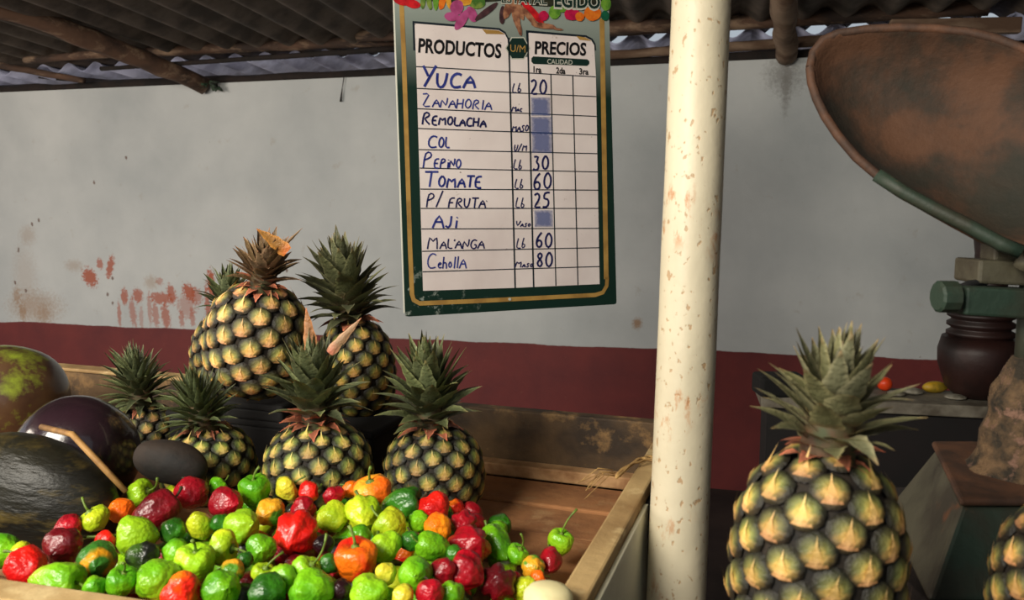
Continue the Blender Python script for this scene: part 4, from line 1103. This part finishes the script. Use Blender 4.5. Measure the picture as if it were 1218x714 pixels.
def text(txt, x0, y0, x1, y1, cap, m, name='lettering', off=O3+.0003, shear=0., bold=0.):
    """printed word: baseline from photo position (x0,y0) to (x1,y1), capital height cap px"""
    cu = bpy.data.curves.new('t', 'FONT'); cu.body = txt; cu.offset = bold; cu.resolution_u = 3
    tmp = bpy.data.objects.new('t', cu); COL.objects.link(tmp)
    bpy.context.view_layer.update()
    me = bpy.data.meshes.new_from_object(tmp.evaluated_get(bpy.context.evaluated_depsgraph_get()))
    bpy.data.objects.remove(tmp)
    xs = [v.co.x for v in me.vertices]; a, b = min(xs), max(xs); ch = .69
    for v in me.vertices:
        u = (v.co.x-a)/(b-a); h = v.co.y/ch
        v.co = sl(x0+(x1-x0)*u+shear*h*cap, y0+(y1-y0)*u-h*cap, off)
    me.name = name; me.materials.clear()
    return link(name, me, m, board)
text('PRODUCTOS', 497, 62, 595.5, 69, 16, M_ink, bold=.03, shear=.05)
text('PRECIOS', 635.5, 64, 696.5, 64.5+1.5, 14.5, M_ink, bold=.03, shear=.04)
text('U/M', 606.5, 61.5, 624.5, 62.8, 8.5, M_gold, bold=.0)
text('CALIDAD', 650.5, 76, 680.5, 77.2, 5.6, M_pale, bold=.008)
text('1ra', 634, 86, 643.5, 86.6, 7, M_ink, bold=.03)
text('2da', 661, 87.3, 672, 88, 7, M_ink, bold=.03)
text('3ra', 688.5, 88.5, 699.5, 89, 7, M_ink, bold=.03)
text('ESTATAL', 595.5, 4, 650.5, 6, 11, M_pale, bold=.06, off=.0031)
text('ESTATAL', 596, 3.5, 650, 5.5, 10, M_gtxt, bold=.01, off=.0034)
text('EGIDO', 658, 9, 714, 11.5, 17, M_pale, bold=.09, off=.0031)
text('EGIDO', 659, 8, 713, 10.5, 15, M_gtxt, bold=.03, off=.0034)

# handwriting: strokes in a unit box
GLY = {
 'A': [[(0, 0), (.35, 1), (.7, 0)], [(.12, .38), (.6, .38)]], 'B': [[(0, 0), (0, 1), (.45, .95), (.5, .7), (.1, .52), (.58, .4), (.5, .05), (0, 0)]],
 'C': [[(.62, .85), (.35, 1), (.06, .75), (.03, .3), (.25, 0), (.65, .1)]], 'E': [[(.55, 1), (.02, 1), (0, 0), (.58, 0)], [(0, .52), (.45, .52)]],
 'F': [[(.55, 1), (.02, 1), (0, 0)], [(0, .52), (.42, .52)]], 'G': [[(.62, .85), (.35, 1), (.05, .75), (.03, .25), (.3, 0), (.62, .12), (.62, .45), (.38, .45)]],
 'H': [[(0, 0), (.02, 1)], [(.55, 0), (.57, 1)], [(0, .5), (.56, .52)]], 'I': [[(.15, 0), (.17, 1)]], 'i': [[(.15, 0), (.17, .65)], [(.15, .85), (.19, .93)]],
 'J': [[(.45, 1), (.46, .2), (.25, 0), (.03, .18)]], 'j': [[(.3, .65), (.3, .15), (.15, 0), (0, .1)], [(.28, .85), (.32, .93)]],
 'L': [[(.05, 1), (0, 0), (.52, .02)]], 'M': [[(0, 0), (.08, 1), (.38, .4), (.66, 1), (.75, 0)]], 'N': [[(0, 0), (.04, 1), (.56, 0), (.6, 1)]],
 'O': [[(.3, 1), (.04, .75), (.03, .28), (.3, 0), (.58, .28), (.58, .74), (.3, 1)]], 'P': [[(0, 0), (.05, 1), (.5, .95), (.55, .65), (.05, .48)]],
 'D': [[(0, 0), (.03, 1), (.5, .85), (.6, .4), (.4, .05), (0, 0)]], 'R': [[(0, 0), (.03, 1), (.5, .92), (.5, .62), (.05, .5), (.6, 0)]],
 'S': [[(.55, .88), (.3, 1), (.06, .78), (.5, .35), (.45, .06), (.2, 0), (0, .12)]], 'T': [[(0, 1), (.7, 1)], [(.35, 1), (.33, 0)]],
 'U': [[(0, 1), (.02, .3), (.25, 0), (.5, .2), (.56, 1)]], 'Y': [[(0, 1), (.33, .5)], [(.72, 1), (.15, 0)]], 'Z': [[(.05, .95), (.6, 1), (0, 0), (.62, .04)]],
 'V': [[(0, 1), (.3, 0), (.6, 1)]], '/': [[(0, 0), (.45, 1.15)]], 'b': [[(.05, 1), (0, 0), (.3, .02), (.36, .3), (.05, .42)]], 'l': [[(.12, 1), (.1, 0)]],
 'c': [[(.4, .5), (.15, .55), (.02, .25), (.2, 0), (.42, .08)]], 'o': [[(.2, .55), (.02, .3), (.2, 0), (.4, .28), (.2, .55)]], 'e': [[(.05, .3), (.4, .34), (.25, .55), (.03, .3), (.2, 0), (.42, .1)]],
 'h': [[(.02, 1), (0, 0)], [(.02, .45), (.25, .55), (.35, .3), (.36, 0)]], 'a': [[(0, 0), (.2, .62), (.42, 0)], [(.08, .22), (.34, .22)]], 'n': [[(0, 0), (.02, .55), (.3, .5), (.34, 0)]],
 's': [[(.32, .5), (.12, .55), (.04, .38), (.3, .2), (.2, 0), (0, .05)]], 'm': [[(0, 0), (.05, .6), (.22, .2), (.42, .6), (.48, 0)]],
 'u': [[(0, .55), (.03, .1), (.2, 0), (.35, .2), (.38, .55)]], 'w': [[(0, .55), (.12, 0), (.25, .4), (.38, 0), (.5, .55)]],
 '0': [[(.3, 1), (.05, .75), (.04, .25), (.3, 0), (.56, .25), (.56, .75), (.3, 1)]], '2': [[(.05, .82), (.28, 1), (.5, .8), (.4, .45), (0, .02), (.58, .04)]],
 '3': [[(.05, .95), (.5, 1), (.22, .58), (.5, .45), (.48, .1), (.2, 0), (0, .12)]], '5': [[(.55, 1), (.1, 1), (.05, .55), (.4, .6), (.52, .3), (.35, .02), (0, .05)]],
 '6': [[(.48, 1), (.15, .7), (.03, .3), (.2, 0), (.5, .1), (.5, .42), (.25, .52), (.06, .35)]], '8': [[(.3, .55), (.06, .75), (.3, 1), (.52, .78), (.3, .55), (.05, .28), (.3, 0), (.56, .25), (.3, .55)]],
 "'": [[(.1, 1), (.05, .8)]], '.': [[(.1, 0), (.16, .06)]], ' ': [],
}
ADV = {'i': .34, 'I': .36, 'l': .3, 'M': .95, ' ': .35, "'": .2, '.': .3, 'c': .55, 'o': .55, 'e': .55, 'a': .55, 'n': .5, 's': .45, 'm': .62, 'u': .5, 'h': .5, 'b': .5, 'j': .45, 'w': .6, 'Y': .8}
def hand(chunks, x0, y0, slope, m, wd=1.4, name='handwriting', shear=.1):
    """chunks = [(text, cap px, letter pitch factor)]"""
    mb = MB(); x = x0; rr = random.Random(int(x0*7+y0)); wd *= 1.15
    for txt, cap, pf in chunks:
        for ch in txt:
            jy = rr.uniform(-.04, .04)*cap
            for st in GLY[ch]:
                P = []
                for (a, b), (c_, d_) in zip(st, st[1:]):
                    for q in (0, .5): P.append((a+(c_-a)*q, b+(d_-b)*q))
                P.append(st[-1])
                # soften corners
                if len(P) > 4: P = [P[0]]+[((P[i-1][0]+2*P[i][0]+P[i+1][0])/4, (P[i-1][1]+2*P[i][1]+P[i+1][1])/4) for i in range(1, len(P)-1)]+[P[-1]]
                pts = [(x+(u+shear*h)*cap*pf, y0+slope*(x-x0)+jy-h*cap) for u, h in P]
                ribbon(pts, wd, O3+.0004, mb)
            x += (.6 if ch == 'L' else ADV.get(ch, .78))*cap*pf
    return mb.build(name, m, board)
B, K = M_blue, M_blue2
hand([('Y', 25, .85), ('UCA', 18, 1.15)], 501, 104, .03, B, 2.6)
hand([('Z', 16, 1.1), ('ANAHORIA', 11.5, 1.07)], 500, 127, .05, B, 1.4)
hand([('R', 15, .95), ('EMOLACHA', 10.5, 1.0)], 502, 148, .05, K, 1.8)
hand([('C', 15, 1.1), ('OL', 13, .8)], 508, 176, .0, B, 1.7)
hand([('P', 19, .85), ('EPiNO', 11, .88)], 503, 199.5, .02, B, 1.6)
hand([('T', 18, 1.25), ('OMATE', 13.5, .98)], 503, 222.5, .02, B, 2.0)
hand([('P/', 17, .85), (' ', 10, 1), ('FRUTA', 11.5, 1.0)], 507, 247, .01, K, 1.5)
hand([('A', 19, 1.0), ('Ji', 14, 1.0)], 514, 271.5, -.01, B, 2.0)
hand([('M', 17, .9), ("AL'ANGA", 11.5, 1.0)], 508, 296, .0, K, 1.4)
hand([('C', 19, .85), ('ehollA', 14, .85)], 507, 320, -.03, B, 1.4)
hand([('.', 10, 1)], 577, 240, 0, K, 1.6)
UM = [('Lb', 608, 110, 11, 1), ('Mac', 608, 133, 7, .9), ('MASO', 608.5, 156.5, 7.5, .8), ('U/M', 610.5, 180, 8, .8), ('Lb', 609.5, 201.5, 11.5, .9), ('Lb', 611, 224, 11.5, .9), ('Lb', 612, 247, 12, .9), ('Vaso', 612, 270, 7.5, 1.1), ('Lb', 613, 295, 12, .9), ('Maso', 612, 318, 8, 1.1)]
for s_, x, y, c_, f_ in UM: hand([(s_, c_, f_)], x, y, .0, K, 1.15, shear=.25)
for s_, x, y, c_ in (('20', 630, 113, 18), ('30', 633.5, 202.5, 17), ('60', 633.5, 225.5, 20), ('25', 634, 247.5, 18), ('60', 636.5, 294.5, 18), ('80', 637, 318, 18)):
    hand([(s_, c_, .78)], x, y, .0, K, 1.9, shear=.05)
# wiped-out prices: translucent smudges of marker
m, nt, bs = newmat('wiped_marker'); M_smudge = m
bs.inputs['Base Color'].default_value = lin((64, 92, 160)); bs.inputs['Roughness'].default_value = .4
oc = N(nt, 'ShaderNodeTexCoord').outputs['Generated']
s2 = N(nt, 'ShaderNodeSeparateXYZ'); nt.links.new(oc, s2.inputs[0])
ex = mth(nt, 'SUBTRACT', s2.outputs[0], .5); ez = mth(nt, 'SUBTRACT', s2.outputs[2], .5)
rr_ = mth(nt, 'MAXIMUM', mth(nt, 'ABSOLUTE', ex), mth(nt, 'ABSOLUTE', ez))
al = mth(nt, 'MULTIPLY', ramp(nt, mth(nt, 'ADD', rr_, mth(nt, 'MULTIPLY', noise(nt, oc, 4, 4, .7), .55)), .90, .60), .6, clamp=True)
nt.links.new(al, bs.inputs['Alpha'])
for (x0, y0, x1, y1) in ((631, 116, 654, 138), (631, 139, 656, 160), (632, 157, 656, 182), (635, 250, 657, 270)):
    flat('wiped_price', M_smudge, [sl(x0, y0), sl(x0+.5, y1), sl(x1+.5, y1), sl(x1, y0)], O3+.0002)

# printed produce picture along the top
def blobp(cx_, cy_, rx, ry, rot, m, off, name='printed_produce', n=16, wob=.12):
    pts = []
    for k in range(n):
        a = 2*pi*k/n; q = 1+wob*MN.noise(Vector((cos(a)*2+cx_, sin(a)*2, cy_)))
        x = rx*q*cos(a); y = ry*q*sin(a)
        pts.append(sl(cx_+x*cos(rot)-y*sin(rot), cy_+x*sin(rot)+y*cos(rot)))
    flat(name, m, pts[::-1], off)
PR = {k: simple('print_'+k, a, b, 60, rough=.35) for k, a, b in (('red', (214, 34, 40), (170, 24, 34)), ('leaf', (70, 110, 44), (130, 150, 70)), ('pink', (186, 84, 138), (160, 66, 112)), ('yellow', (226, 168, 60), (206, 130, 40)), ('root', (176, 124, 92), (110, 66, 52)), ('darkroot', (86, 58, 60), (60, 40, 44)), ('magenta', (206, 30, 80), (170, 24, 66)), ('orange', (236, 130, 40), (220, 100, 30)), ('green', (120, 170, 60), (80, 130, 44)), ('teal', (24, 100, 70), (20, 70, 54)), ('dark', (34, 40, 34), (60, 60, 44)))}
for i, a in enumerate([
 (540, -6, 70, 9, .03, 'dark'), (650, -4, 74, 12, .03, 'dark'), (480, -2, 13, 9, .15, 'red'), (491, 5, 9, 5, .2, 'red'), (503, 1, 3, 10, .1, 'leaf'), (510, 2, 3, 10, -.2, 'leaf'), (518, 0, 3.5, 13, 0, 'green'), (526, 1, 4, 11, .2, 'orange'), (533, 1, 3, 10, -.2, 'yellow'), (567, 3, 10, 8, 0, 'leaf'), (553, 0, 8, 7, 0, 'yellow'),
 (543, 9, 8, 9, .2, 'pink'), (537, 20, 9, 5.5, .1, 'pink'), (549, 24, 5.5, 14, .55, 'pink'), (561, 17, 5.5, 10, -.45, 'pink'), (578, 14, 17, 3.6, -.65, 'darkroot'), (597, 18, 3.5, 11, .05, 'darkroot'), (605, 8, 5, 16, .35, 'root'), (613, 18, 4.5, 18, -.18, 'root'), (617, 33, 2.6, 10, -.2, 'root'), (618, 12, 3.5, 13, -.3, 'root'), (632, 14, 4.5, 20, -.75, 'red'), (629, 20, 3.6, 16, -.7, 'root'), (646, 31, 15, 3.4, .12, 'root'), (663, 35, 6, 1.3, .1, 'root'),
 (646, 19, 6, 6, 0, 'magenta'), (659, 15, 7, 8, 0, 'green'), (668, 10, 6, 5, 0, 'green'), (680, 17, 9.5, 7.5, 0, 'magenta'), (689, 20, 5.5, 5.5, 0, 'orange'), (704, 16.5, 10, 9, 0, 'orange'), (720, 5, 6, 8, 0, 'green'), (719, 19, 5, 6, 0, 'teal')]):
    blobp(a[0], a[1], a[2], a[3], a[4], PR[a[5]], .0012+.00006*i)
# screw at the foot of the board and the cord it hangs by
sc_ = sl(606, 356); MB().tube([sc_+Vector((0, -.003, 0)), sc_], .0035, 10).build('screw', M_pale, board)
for x in (500, 700):
    a = sl(x, -40); MB().tube([a+Vector((0, .002, -.004)), a+Vector((0, .0, .30+.02*(x > 600)))], .0015, 6).build('hanging_wire', M_black, board)
